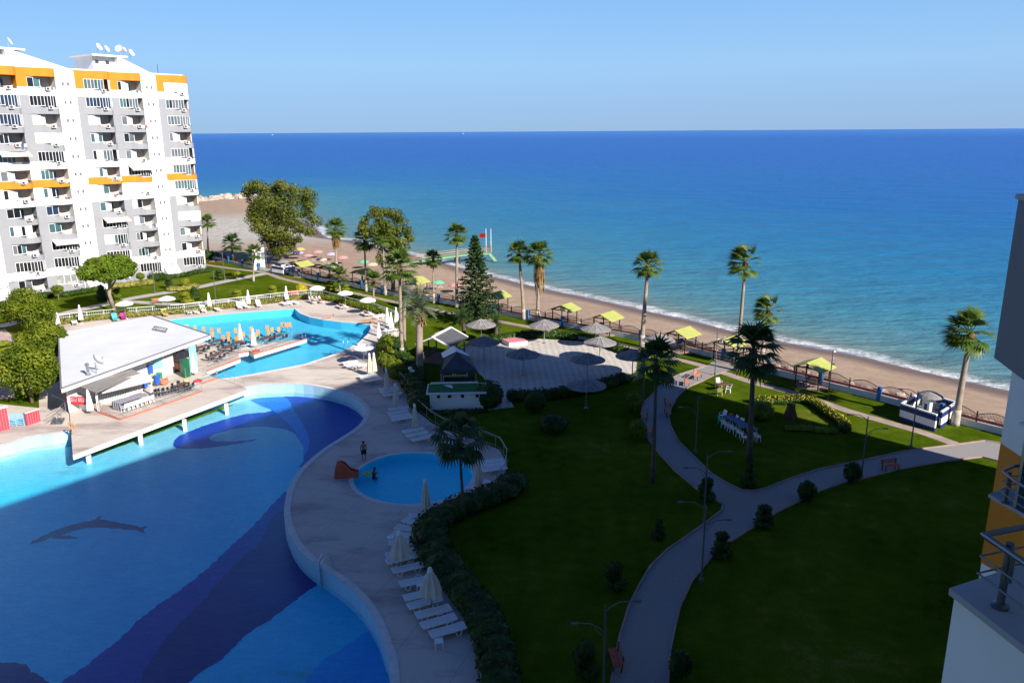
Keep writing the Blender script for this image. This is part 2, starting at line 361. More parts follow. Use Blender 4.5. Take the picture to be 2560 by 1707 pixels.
    mx=N.new('ShaderNodeMixShader'); L.new(ff,mx.inputs[0]); L.new(tr.outputs[0],mx.inputs[1]); L.new(gl.outputs[0],mx.inputs[2]); L.new(mx.outputs[0],N['Material Output'].inputs[0])
ground_mats()
mat('coping',(.62,.60,.58),.6,.12,1.5,bump=.1)
mat('sandpath',(.33,.255,.215),.9,.22,.8,bump=.2)
mat('graypath',(.36,.33,.33),.9,.18,.6,bump=.1)
mat('pinkpath',(.40,.30,.28),.85,.2,.7)
mat('kerbstone',(.30,.22,.20),.85,.2,1.5)
mat('redkerb',(.26,.085,.075),.8,.25,1.2)
mat('rubble',(.50,.42,.36),.9,.35,.9,bump=.5,bscale=3,rnd=.25)
# ------------------------------------------------------------------ shoreline and fence line, surveyed
ZSEA=-2.2
SH=[(-900,640),(-300,560),(300,525),(497,506),(560,500),(616,496),(648,498),(662,508),(690,530),(788,569),(813,594),(885,604),(1010,635),(1070,647),(1145,669),(1235,693),(1369,725),(1514,755),(1656,787),(1760,810),(1830,828),(1967,858),(2140,890),(2204,905),(2410,953.5),(2530,979),(2700,1022),(3200,1150)]
shore=[G(x,y,ZSEA) for x,y in SH]
shn=np.array([[p.x,p.y] for p in shore])
def shore_dist(P):
    P=np.asarray(P,float); best=np.full(len(P),1e9); sgn=np.ones(len(P))
    for a,b in zip(shn[:-1],shn[1:]):
        ab=b-a; t=np.clip(((P-a)@ab)/(ab@ab),0,1); q=a+t[:,None]*ab; dv=P-q; dist=np.hypot(dv[:,0],dv[:,1])
        cr=ab[0]*dv[:,1]-ab[1]*dv[:,0]; up=dist<best-1e-9; best[up]=dist[up]; sgn[up]=np.where(cr[up]>=0,1,-1)
    return best*sgn
def polar(name,matn,r0,r1,nr,a0,a1,na,zf,keep=None):
    R=np.exp(np.linspace(math.log(r0),math.log(r1),nr)); A=np.radians(np.linspace(a0,a1,na))
    P=np.array([[r*math.sin(a),r*math.cos(a)] for r in R for a in A]); d=shore_dist(P); z=zf(P,d)
    k=np.ones(len(P),bool) if keep is None else keep(P,d)
    fs=[(i*na+j,i*na+j+1,(i+1)*na+j+1,(i+1)*na+j)[::-1] for i in range(nr-1) for j in range(na-1) if k[i*na+j] or k[i*na+j+1] or k[(i+1)*na+j] or k[(i+1)*na+j+1]]
    me=bpy.data.meshes.new(name); me.from_pydata([(p[0],p[1],h) for p,h in zip(P,z)],[],fs); me.materials.append(M[matn])
    at_=me.attributes.new('shore','FLOAT','POINT'); at_.data.foreach_set('value',d.astype(np.float32))
    me.polygons.foreach_set('use_smooth',[True]*len(me.polygons)); me.update()
    o=bpy.data.objects.new(name,me); COL.objects.link(o); o['kind']='structure'; return o
polar('sea','sea',58,70000,330,-62,62,190,lambda P,d:np.full(len(P),ZSEA),lambda P,d:d>-3)
FE=[(505,640),(540,650),(630,672),(715,685),(800,702),(885,717),(965,736),(1104,757),(1180,772),(1258,788),(1355,806),(1450,824),(1560,843),(1730,881),(1906,928),(2117,981),(2250,1015),(2399,1059),(2497,1084),(2640,1125)]
fence=[G(x,y) for x,y in FE]
fn_=np.array([[p.x,p.y] for p in [fence[0]+(fence[0]-fence[2])*6]+fence+[fence[-1]+(fence[-1]-fence[-3])*4]])
def beach_keep(P,d):
    best=np.full(len(P),1e9); sgn=np.ones(len(P))
    for a,b in zip(fn_[:-1],fn_[1:]):
        ab=b-a; t=np.clip(((P-a)@ab)/(ab@ab),0,1); dv=P-(a+t[:,None]*ab); ds=np.hypot(dv[:,0],dv[:,1]); cr=ab[0]*dv[:,1]-ab[1]*dv[:,0]
        u=ds<best-1e-9; best[u]=ds[u]; sgn[u]=np.where(cr[u]>=0,1,-1)
    return (best*sgn>-1.5)&(d<8)
polar('beach','sand',50,560,240,-62,62,200,lambda P,d:np.where(d<0,np.minimum(ZSEA+.02+.115*(-d),-.45),ZSEA+.02-.2*d),beach_keep)
# ------------------------------------------------------------------ pools, deck and lawn
BIG=[(-900,1950),(-900,1330),(-500,1215),(-220,1155),(0,1116),(73,1094),(171,1079),(350,1030),(500,1000),(616,969),(685,962),(758,962),(831,974),(880,991),(910,1018),(912,1038),(895,1065),(856,1092),(807,1123),(753,1170),(724,1214),(712,1258),(712,1302),(734,1356),(768,1395),(807,1422),(856,1456),(905,1502),(940,1559),(959.5,1611),(972.5,1650),(976,1707),(975,1800),(950,1950)]
big=[V((p.x,p.y,0)) for p in smooth_loop([G(x,y) for x,y in BIG],3)]
UPR=[(380,812),(440,799),(560,786),(660,778),(736,772),(750,784),(773,793),(807,800),(853,806),(899,809.5),(924,812),(927,821),(917.5,837),(894.6,858),(865,874),(839.5,884),(761,910.5),(669.6,928),(589,943),(550,947),(500,938),(440,905),(380,850)]
upr=[G(x,y) for x,y in UPR]
kc=g('M',1305,537); KID=[(718,560),(740,490),(830,410),(960,345),(1120,303),(1300,288),(1480,292),(1640,315),(1780,360),(1860,420),(1888,490),(1870,560),(1800,640),(1680,710),(1520,762),(1330,788),(1150,782),(980,752),(850,705),(760,640)]
kid=smooth_loop([g('M',x,y) for x,y in KID],2)
DECK=[S('U',-900,620),(0,1010),(98,1020),(95,930),(130,808),(440,780),(564,766),(766,743),(807,745),(876,764),(945,782),(985,795),(1000,820),(995,850),(950,885),(956,921),(990,946),(1018,980),(1038,1024),(1077,1056),(1110,1075),(1154,1088),(1210,1108),(1248,1124),(1266,1154),(1261,1190),(1236,1216),(1185,1239),(1118,1272),(1070,1290),(1047,1315),(1042,1366),(1057,1399),(1077,1425),(1105,1453),(1141,1505),(1172,1549),(1193,1624),(1209,1707),(1225,1850),(1230,1990),(-1100,1990)]
deck=[G(x,y) for x,y in DECK]
holes=[big,upr,kid]
lawn_out=[fence[0]+(fence[0]-fence[2])*6]+fence+[fence[-1]+(fence[-1]-fence[-3])*4]
lawn_out=[p for p in lawn_out]+[V((260,-160,0)),V((-420,-160,0)),V((-420,240,0))]
struct('lawn',MB().poly([lawn_out]+holes,0.0),'lawn')
struct('pool_deck',MB().poly([deck]+holes,.02),'deck')
def pool(name,label,loop,floor_z,water_z,tile,wall,cop_w=.45):
    t=thing(name,label,'pool')
    MB().wall(loop,floor_z,.03).build('pool_wall',wall,t)
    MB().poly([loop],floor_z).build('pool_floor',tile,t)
    c=MB(); n=len(loop); ar=sum(loop[i].x*loop[(i+1)%n].y-loop[(i+1)%n].x*loop[i].y for i in range(n)); sg=1 if ar<0 else -1
    outer=[]
    for i in range(n):
        d=(loop[(i+1)%n]-loop[i-1]); d.z=0; d.normalize(); outer.append(loop[i]+V((-d.y,d.x,0))*cop_w*sg)
    for i in range(n):
        j=(i+1)%n; q=[loop[i],loop[j],outer[j],outer[i]]
        if sg>0: q=q
        else: q=q[::-1]
        c.quad(*[(p.x,p.y,.045) for p in q]); c.quad((outer[i].x,outer[i].y,.045),(outer[j].x,outer[j].y,.045),(outer[j].x,outer[j].y,.0),(outer[i].x,outer[i].y,.0))
    c.build('coping','coping',t)
    w=MB().poly([loop],water_z).build('water',['pool_water']); w['kind']='structure'
    return t
FZ=-1.35
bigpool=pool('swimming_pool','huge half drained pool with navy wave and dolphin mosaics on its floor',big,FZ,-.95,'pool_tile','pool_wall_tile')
pool('swimming_pool','bright turquoise upper pool beside the bar terrace',upr,-1.1,-.12,'upper_tile','upper_tile',.4)
pool('paddling_pool',"small oval children's pool of plain blue tiles by the red slide",kid,-.55,-.10,'kid_tile','kid_tile',.35)
def mosaic(pts,m,lift,sub=3):
    l=smooth_loop([g('R',x,y,FZ) for x,y in pts],sub); r_=random.Random(len(pts)); q_=[]
    for i in range(len(l)):                     # mosaic edges step from tile to tile
        a,c=l[i],l[(i+1)%len(l)]; n_=max(1,int((c-a).length/.22)) if (c-a).length<14 else 1
        for j in range(n_): p=a+(c-a)*(j/n_); q_.append(V((round(p.x/.16)*.16+r_.uniform(-.03,.03),round(p.y/.16)*.16+r_.uniform(-.03,.03),p.z)))
    l=[p for i,p in enumerate(q_) if (p-q_[i-1]).length>.05]
    MB().poly([l],FZ+lift).build('mosaic',m,bigpool)
mosaic([(1280,120),(1450,105),(1590,92),(1760,80),(1900,130),(1950,220),(1880,300),(1750,380),(1650,440),(1560,500),(1530,480),(1552,420),(1545,350),(1500,290),(1420,265),(1330,258),(1250,262),(1180,275),(1100,298),(1070,320),(1110,333),(1200,332),(1315,322),(1250,340),(1150,355),(1050,368),(950,372),(892,362),(884,342),(920,305),(1000,270),(1100,235),(1250,195),(1390,175)],'mosaic_navy',.004)
mosaic([(1285,121),(1450,107),(1500,170),(1560,270),(1582,340),(1555,410),(1545,350),(1500,275),(1445,218),(1392,174)],'mosaic_mid',.008)
mosaic([(1490,585),(1380,670),(1300,760),(1200,850),(1050,990),(900,1105),(750,1210),(600,1350),(450,1470),(310,1568),(150,1700),(760,1760),(960,1568),(1050,1500),(1150,1430),(1250,1330),(1400,1230),(1500,1150),(1640,1050),(1760,1000),(1600,800)],'mosaic_navy',.004)
mosaic([(1560,690),(1400,710),(1330,850),(1200,960),(1050,1130),(900,1280),(780,1430),(700,1600),(680,1740),(760,1750),(955,1568),(1045,1500),(1145,1430),(1245,1330),(1395,1230),(1495,1150),(1640,1048),(1700,1000)],'mosaic_dark',.008)
mosaic([(2000,1270),(1750,1390),(1620,1480),(1560,1568),(1500,1700),(2100,1760)],'mosaic_blue',.004)
mosaic([(-300,1475),(80,1465),(150,1500),(240,1550),(280,1700),(-300,1750)],'mosaic_dark',.004)
mosaic([(140,862),(190,830),(260,795),(350,765),(450,740),(482,734),(500,715),(522,712),(512,732),(600,745),(680,760),(712,774),(762,766),(735,785),(745,802),(715,797),(690,785),(600,780),(520,772),(450,775),(380,790),(300,815),(385,818),(402,828),(330,830),(250,828),(190,850)],'mosaic_grey',.004,1)
mosaic([(430,400),(720,285),(960,200),(1170,125),(1240,100),(1235,122),(1170,158),(980,228),(700,330),(480,405)],'algae',.004,1)
# paths
def path(name,pts,w,m,z,smooth=True):
    b=MB(); P_=[G(x,y) for x,y in pts]; P_=smooth_loop(P_,4,False) if smooth else P_
    ribbon(b,P_,w,z); return struct(name,b,m)
path('footpath',[(455,650),(515,662),(600,674),(660,681),(707,697),(804,719),(868,729),(987,755),(1081,773),(1143,785),(1266,807),(1385,829),(1450,844),(1525,857),(1610,877),(1690,897),(1760,915),(1810,932),(1890,958),(2005,988),(2120,1027),(2200,1050),(2320,1085),(2440,1130)],1.15,'sandpath',.006)
path('footpath',[S('L',x,y) for x,y in [(-300,480),(0,430),(150,395),(350,360),(500,335),(700,290),(900,245),(1050,212),(1200,178),(1350,150),(1550,118),(1750,80)]]+[S('C',x,y) for x,y in [(150,1300),(400,1245),(700,1185),(880,1150)]],2.3,'graypath',.010)
path('footpath',[S('L',x,y) for x,y in [(1060,212),(1250,205),(1500,222),(1650,225)]]+[S('C',x,y) for x,y in [(120,1472),(300,1458),(600,1430),(800,1395)]]+[(700,738)],1.8,'graypath',.014)
path('footpath',[S('L',x,y) for x,y in [(-30,470),(20,520),(70,580),(140,650),(190,720),(130,790),(80,850),(75,930),(50,1010),(30,1110)]],2.0,'pinkpath',.018)
BP=[(1780,905),(1766,915),(1694,938),(1651,963),(1637,981),(1608.6,1007.5),(1603,1034),(1607,1070),(1623.6,1103),(1649,1135),(1688,1178),(1741,1222),(1775,1245),(1807,1261),(1803,1278),(1757,1313),(1668,1375),(1625,1417),(1594,1472),(1571,1518),(1548,1596),(1532,1681),(1528,1707),(1515,1850),(1500,1990),(1680,1990),(1672,1850),(1670,1707),(1675.5,1623),(1699,1518),(1730,1452),(1784,1386.5),(1806,1367),(1886,1317),(1940,1282),(1994,1255),(2048,1228),(2106,1208),(2157,1197),(2242,1175),(2300,1164),(2358,1154),(2455,1142.5),(2517,1158),(2650,1185),(2650,1112),(2509,1110),(2462,1102),(2412,1109),(2362,1115.5),(2300,1123),(2257,1129),(2164.5,1150),(2048,1173.5),(1971,1199),(1917,1220),(1886,1228),(1855,1226),(1816,1208),(1777,1183),(1739,1146),(1700,1108),(1695,1103),(1676,1064),(1672,1041),(1679,1018),(1695,990),(1722,967),(1754.5,953.5),(1784,938.5),(1814,929),(1840,920),(1810,905)]
struct('paved_path',MB().poly([[G(x,y) for x,y in BP]],.022),'paving')
kb=MB(); bp=[G(x,y) for x,y in BP]
for i in range(len(bp)):
    a,b=bp[i],bp[(i+1)%len(bp)]
    if 23<=i<=26 or 43<=i<=45 or i>=len(bp)-3 or i==0: continue
    kb.bar((a.x,a.y,.035),(b.x,b.y,.035),.12,.14)
struct('kerb',kb,'kerbstone')
PL=[(1150,868),(1247,852),(1344,847),(1445,853),(1518,865),(1564,881),(1592,905),(1590,930),(1540,952),(1440,968),(1300,980),(1275,1000),(1285,1018),(1220,1025),(1213,1000),(1235,980),(1205,940),(1160,905)]
struct('plaza',MB().poly([[G(x,y) for x,y in PL]],.026),'tiles')
# promenade beyond the fence
fx=smooth_loop(lawn_out[:len(fence)+2],3,False)
pr=MB(); o0,o1=offset(fx,.25),offset(fx,2.4)
for i in range(len(fx)-1):
    pr.quad((o0[i].x,o0[i].y,-.04),(o0[i+1].x,o0[i+1].y,-.04),(o1[i+1].x,o1[i+1].y,-.04),(o1[i].x,o1[i].y,-.04))
    pr.quad((o1[i].x,o1[i].y,-.04),(o1[i+1].x,o1[i+1].y,-.04),(o1[i+1].x,o1[i+1].y,-1.2),(o1[i].x,o1[i].y,-1.2))
struct('promenade',pr,'pinkpath')
rk=MB()
for i in range(len(fx)-1): rk.bar(V(o1[i])+V((0,0,.05)),V(o1[i+1])+V((0,0,.05)),.22,.25)
struct('promenade_kerb',rk,'redkerb')
# ------------------------------------------------------------------ building materials
mat('white_render',(.74,.73,.71),.8,.07,.5,bump=.05,bscale=30)
mat('grey_render',(.275,.28,.305),.8,.05,.4,bump=.05,bscale=30)
mat('orange_render',(.62,.215,.018),.8,.05,.4)
mat('beige_render',(.62,.53,.46),.85,.06,.5)
mat('white_frame',(.78,.78,.78),.45,.03)
mat('roof_white',(.78,.78,.80),.7,.05,.5)
mat('metal',(.55,.57,.60),.32,.05,1,metal=.9)
mat('dark_metal',(.05,.05,.055),.5,.1)
mat('glass_black',(.012,.014,.02),.08,.3,.7,spec=.6)
mat('glass_navy',(.02,.035,.075),.08,.3,.7,spec=.6)
mat('glass_grey',(.12,.135,.155),.12,.35,.9,spec=.5)
mat('glass_teal',(.05,.11,.125),.12,.3,.9,spec=.5)
mat('curtain',(.42,.44,.44),.5,.15,1.5)
mat('white_blind',(.72,.75,.78),.5,.08,1.5)
mat('ac_white',(.70,.70,.70),.5,.05)
mat('cloth_red',(.32,.08,.08),.85,.2); mat('cloth_navy',(.06,.08,.18),.85,.2)
mat('awning_cloth',(.62,.55,.48),.8,.08)
AX=V((.588,.809,0)).normalized(); AZ=math.atan2(AX.y,AX.x)
FH=2.888; P0=.25
def floor_col(k): return {11:'orange_render',10:'grey_render',9:'grey_render',8:'grey_render',7:'grey_render',6:'white_render',5:'white_render',4:'grey_render',3:'grey_render',2:'grey_render',1:'grey_render',0:'grey_render'}[k]
def para_col(k): return {12:'orange_render',11:'white_render',10:'grey_render',9:'grey_render',8:'grey_render',7:'white_render',6:'orange_render',5:'white_render',4:'grey_render',3:'grey_render',2:'grey_render',1:'white_render',0:'grey_render'}[k]
def prof(s0,s1):
    w=s1-s0
    return [(s0,0),(s0+.27*w,.03),(s0+.45*w,.30),(s0+.60*w,.85),(s0+.75*w,1.08),(s0+.90*w,.90),(s1-.04,.45),(s1-.04,0)]
def apartments():
    O=V((-60.03,154.74,0)); t=thing('apartment_building','tall white grey and orange apartment block of twelve storeys with rounded balconies','building',O,AZ)
    y=lambda o:-o
    cols=dict(A=(-35.5,-29.4),B=(-29.4,-23.6),C=(-20.5,-14.6),D=(-14.6,-9.0),E=(-6.1,0))
    kinds=dict(A='odkoodknkokkk',B='onwWkdkddokl'.ljust(12),C='',D='',E='')
    # o open, d dark glass, n navy glass, g grey glass, W white blinds, m mixed, l louvre; listed from the ground up
    kinds=dict(A='okomdoooonno',B='lkkodookWwko',C='okmkooomoong',D='kooooWkoooto',E='kooWogggogtW')
    body=MB(); b2=MB()
    body.box((-38.5+19.25-10,9.0,18.1),(58.5,15.0,36.0))          # core, its front 1.5 m behind the balcony line
    body.box((-.1,.75,18.1),(.2,1.5,36.0))
    body.build('wall','beige_render',t)
    rw=MB(); rw.box((-29.2,9.0,36.3),(58.9,15.6,.4)); rw.box((-29.2,9.2,18.0),(58.7,14.9,35.6)); rw.build('side_wall','white_render',t)
    for s0,s1,o in ((-9.0,-6.1,.32),(-23.6,-20.5,.32),(-38.6,-35.5,.32),(-53,-50,.32)):
        b=MB(); b.box(((s0+s1)/2,.8-o/2,18.0),(s1-s0,1.6+o,36.0)); c=(s0+s1)/2
        for k in range(12):
            z=P0+FH*k+1.9
            for d in(-.42,.42): b.box((c+d,-o-.012,z),(.32,.03,.5),1); b.box((c+d,-o-.03,z-.3),(.40,.06,.05),0)
        b.add([(s0+.1,-o,0),(s1-.1,-o,0),(s1-.1,-o-2.2,0),(s0+.1,-o-2.2,0),(s0+.1,-o,2.2),(s1-.1,-o,2.2)],[(3,2,5,4),(0,3,4),(1,5,2)],0)
        b.build('tower',['white_render','glass_grey'],t)
    rr=random.Random(4)
    for cn,(s0,s1) in cols.items():
        w=s1-s0; pf=prof(s0,s1); sm=s0+.27*w; mid=s0+.60*w
        for k in range(12):
            z0=P0+FH*k; MB().box(((s0+sm)/2,.75,z0+1.25+.819),(sm-s0,1.5,1.638)).build('pilaster',floor_col(k),t)
        for k in range(13):
            z0=P0+FH*k; zt=z0+(1.25 if k<12 else 1.3); b=MB()
            zz=[zt]*len(pf)
            if k<12: zz=[zt,zt,zt-.02,zt-.32,zt-.36,zt-.36,zt-.34,zt-.34]
            if k==0: z0=0.12
            n=len(pf); inn=[(p[0],max(p[1]-.16,-1.4)) for p in pf]
            for i in range(n-1):
                a,c=pf[i],pf[i+1]; ia,ic=inn[i],inn[i+1]
                b.quad((a[0],-a[1],z0),(c[0],-c[1],z0),(c[0],-c[1],zz[i+1]),(a[0],-a[1],zz[i]))
                b.quad((a[0],-a[1],zz[i]),(c[0],-c[1],zz[i+1]),(ic[0],-ic[1],zz[i+1]),(ia[0],-ia[1],zz[i]))
                b.quad((ic[0],-ic[1],z0),(ia[0],-ia[1],z0),(ia[0],-ia[1],zz[i]),(ic[0],-ic[1],zz[i+1]))
            b.poly([[(p[0],-p[1]) for p in pf]+[(s1-.04,1.5),(s0,1.5)]],z0+.01); b.poly([[(p[0],-p[1]) for p in pf]+[(s1-.04,1.5),(s0,1.5)]],z0+.16)
            bo=b.build('balcony' if k<12 else 'cornice',para_col(k),t)
            if k==12: continue
            zo=zt; zc=P0+FH*(k+1); kd=kinds[cn][k]
            r=MB()
            pts=[(p[0],-p[1]+.06) for p in pf[2:7]]
            for h in(.12,.30): r.tube([(a,c,zt-.36+h) for a,c in pts],.028,5)
            for a,c in pts: r.tube([(a,c,zt-.4),(a,c,zt-.04)],.025,5)
            r.build('railing','metal',bo)
            # glazing
            gm={'o':['glass_grey','curtain','glass_black','glass_teal'],'k':['glass_black']*3,'n':['glass_navy']*3,'d':['glass_black','glass_navy','glass_grey'],'g':['glass_grey','glass_grey','glass_teal'],'t':['glass_black','glass_teal','glass_grey'],'W':['white_blind']*3,'w':['white_blind','curtain'],'m':['glass_grey','glass_teal','glass_black','curtain'],'l':['curtain']}[kd]
            names=list(dict.fromkeys(gm)); win=MB(); fr=MB(); mats_=names+['white_frame']; wi=len(names)
            def pane(p,q,z_a,z_b,n):
                for i in range(n):
                    a=V(p)+(V(q)-V(p))*(i/n); c=V(p)+(V(q)-V(p))*((i+1)/n); d=(c-a)*.05
                    if kd=='l':
                        nn=9
                        for j in range(nn):
                            za=z_a+(z_b-z_a)*j/nn; win.quad((a.x,a.y,za),(c.x,c.y,za),(c.x,c.y-.05,za+.14),(a.x,a.y-.05,za+.14),0)
                        continue
                    win.quad((a.x+d.x,a.y+d.y,z_a),(c.x-d.x,c.y-d.y,z_a),(c.x-d.x,c.y-d.y,z_b),(a.x+d.x,a.y+d.y,z_b),names.index(rr.choice(gm)))
                    win.bar((a.x,a.y-.02,z_a),(a.x,a.y-.02,z_b),.05,.06,wi)
                win.bar((q[0],q[1]-.02,z_a),(q[0],q[1]-.02,z_b),.07,.07,wi)
                win.bar((p[0],p[1]-.02,z_b-.04),(q[0],q[1]-.02,z_b-.04),.07,.08,wi); win.bar((p[0],p[1]-.02,z_a+.03),(q[0],q[1]-.02,z_a+.03),.09,.08,wi)
            full=kd in 'knmWglt' 
            if full:
                ps=[(sm+.02,.04),(pf[2][0],-.2),(mid,-.72),(pf[4][0],-.95),(pf[5][0],-.78),(s1-.1,-.35)]
                za=zt-.0
                for i in range(5):
                    if kd in 'gtm' and i>=3 and rr.random()<.6: continue
                    pane(ps[i],ps[i+1],za if i<2 else zt-.34,zc-.02,2)
            else:
                pane((sm+.02,.06),(mid,.06),zt-.02,zc-.12,rr.choice((2,3)))
                win.bar((mid,.06,zt-1.1),(mid,1.5,zt-1.1),.05,.05,wi); win.quad((mid,.1,zt-1),(mid,1.48,zt-1),(mid,1.48,zc),(mid,.1,zc),0)
                if rr.random()<.5:                              # balcony door at the back
                    win.quad((mid+.5,1.47,zt-1.05),(mid+1.1,1.47,zt-1.05),(mid+1.1,1.47,zc-.5),(mid+.5,1.47,zc-.5),rr.randrange(len(names)))
            win.build('window',mats_,t)
            if rr.random()<.8:
                ac=MB(); sx=pf[4][0]-.25; ac.box((sx,-1.28,zt-.62+.35),(.72,.28,.5)); ac.box((sx-.1,-1.425,zt-.62+.35),(.40,.02,.36),1)
                ac.build('air_conditioner',['ac_white','dark_metal'],bo)
            if kd=='o' and rr.random()<.55:
                ld=MB(); x0=mid+.2
                for q in range(rr.randrange(2,5)):
                    w_=rr.uniform(.25,.5); h_=rr.uniform(.3,.75); ld.quad((x0,-1.02,zt-.1-h_),(x0+w_,-1.06,zt-.1-h_),(x0+w_,-1.06,zt-.05),(x0,-1.02,zt-.05),rr.randrange(4)); x0+=w_+.08
                ld.build('laundry',['curtain','cloth_red','cloth_navy','awning_cloth'],bo)
            if (cn,k) in (('A',7),('B',2),('C',3),('D',6),('C',0)):
                aw=MB(); aw.quad((sm,-.1,zc+.1),(s1-.1,-.5,zc+.1),(s1-.1,-1.9,zc-.55),(sm,-1.5,zc-.55)); aw.quad((sm,-1.5,zc-.55),(s1-.1,-1.9,zc-.55),(s1-.1,-1.9,zc-.75),(sm,-1.5,zc-.75)); aw.build('awning','awning_cloth',bo)
    # penthouses: a flat white slab over a small room, with a long white slope beside it
    for a,b_ in ((-36.5,-20.6),(-20.3+4.2,-6.0)):
        m_=b_-a; r=MB(); r.box((a+.28*m_,5.5,37.6),(.46*m_,6,2.5)); r.box((a+.30*m_,5.2,38.95),(.62*m_,8,.28))
        for q in(.12,.3,.46): r.box((a+q*m_,2.46,37.9),(.6,.1,.5),1)
        za,zb=39.0,36.5
        r.add([(a+.42*m_,1.2,36.5),(a+.42*m_,9.8,36.5),(b_,9.8,zb),(b_,1.2,zb),(a+.42*m_,1.2,za),(a+.42*m_,9.8,za)],[(0,3,4),(1,5,2),(4,3,2,5),(0,4,5,1)],0)
        r.build('penthouse',['roof_white','dark_metal'],t)
    return t
APT=apartments()
def dish():
    o=thing('satellite_dish','white satellite dish','satellite dish')
    d=MB(); pr_=[(.02+.56*i/6,.22*(i/6)**2) for i in range(7)]; d.lathe(pr_[:1]+pr_[1:],14)
    b=MB(); d2=MB(); d2.add(*(lambda m_:(m_.v,m_.f[:-2]))(MB().lathe(pr_,14)))
    q=d2.build('reflector','white_render',o,(0,-.15,1.1)); q.rotation_euler=(math.radians(62),0,0)
    b.tube([(0,0,0),(0,0,1.0)],.04,6); b.tube([(0,-.2,.95),(0,-.75,1.25)],.018,5); b.box((0,-.76,1.27),(.08,.1,.08)); b.build('mast','metal',o)
    return o
def on_apt(s,o,z): return APT.location+AX*s+V((AX.y,-AX.x,0))*o+V((0,0,z))
for i,(s,o,z,r,sc_) in enumerate([(-33.6,-3,39.1,.3,1.3),(-32.4,-4,39.1,.1,1.5),(-31.2,-4,39.1,.4,1.2),(-29.9,-3.2,39.1,-.6,1.0),(-28.0,-4,39.1,.9,1.3),(-14.2,-3,39.1,.5,1.4),(-12.3,-4,39.1,.6,1.3),(-10.2,-3,39.1,-1.0,1.4),(-9.7,-3,39.1,1.7,1.2),(-8.2,-3.5,38.6,.5,1.4)]):
    w_=('first','second','third','fourth','fifth')[i%5]
    place('dish',dish,on_apt(s,o,z),AZ+r,f'white satellite dish, {w_} from the left along the {"left" if i<5 else "right"} penthouse roof','satellite dishes on the apartment roof',sc_*.8)
an=thing('antenna','thin dark antenna mast at the right end of the apartment roof','antenna',on_apt(-4.4,-1.5,36.4)); MB().tube([(0,0,0),(0,0,1.7)],.05,5).build('mast','dark_metal',an)
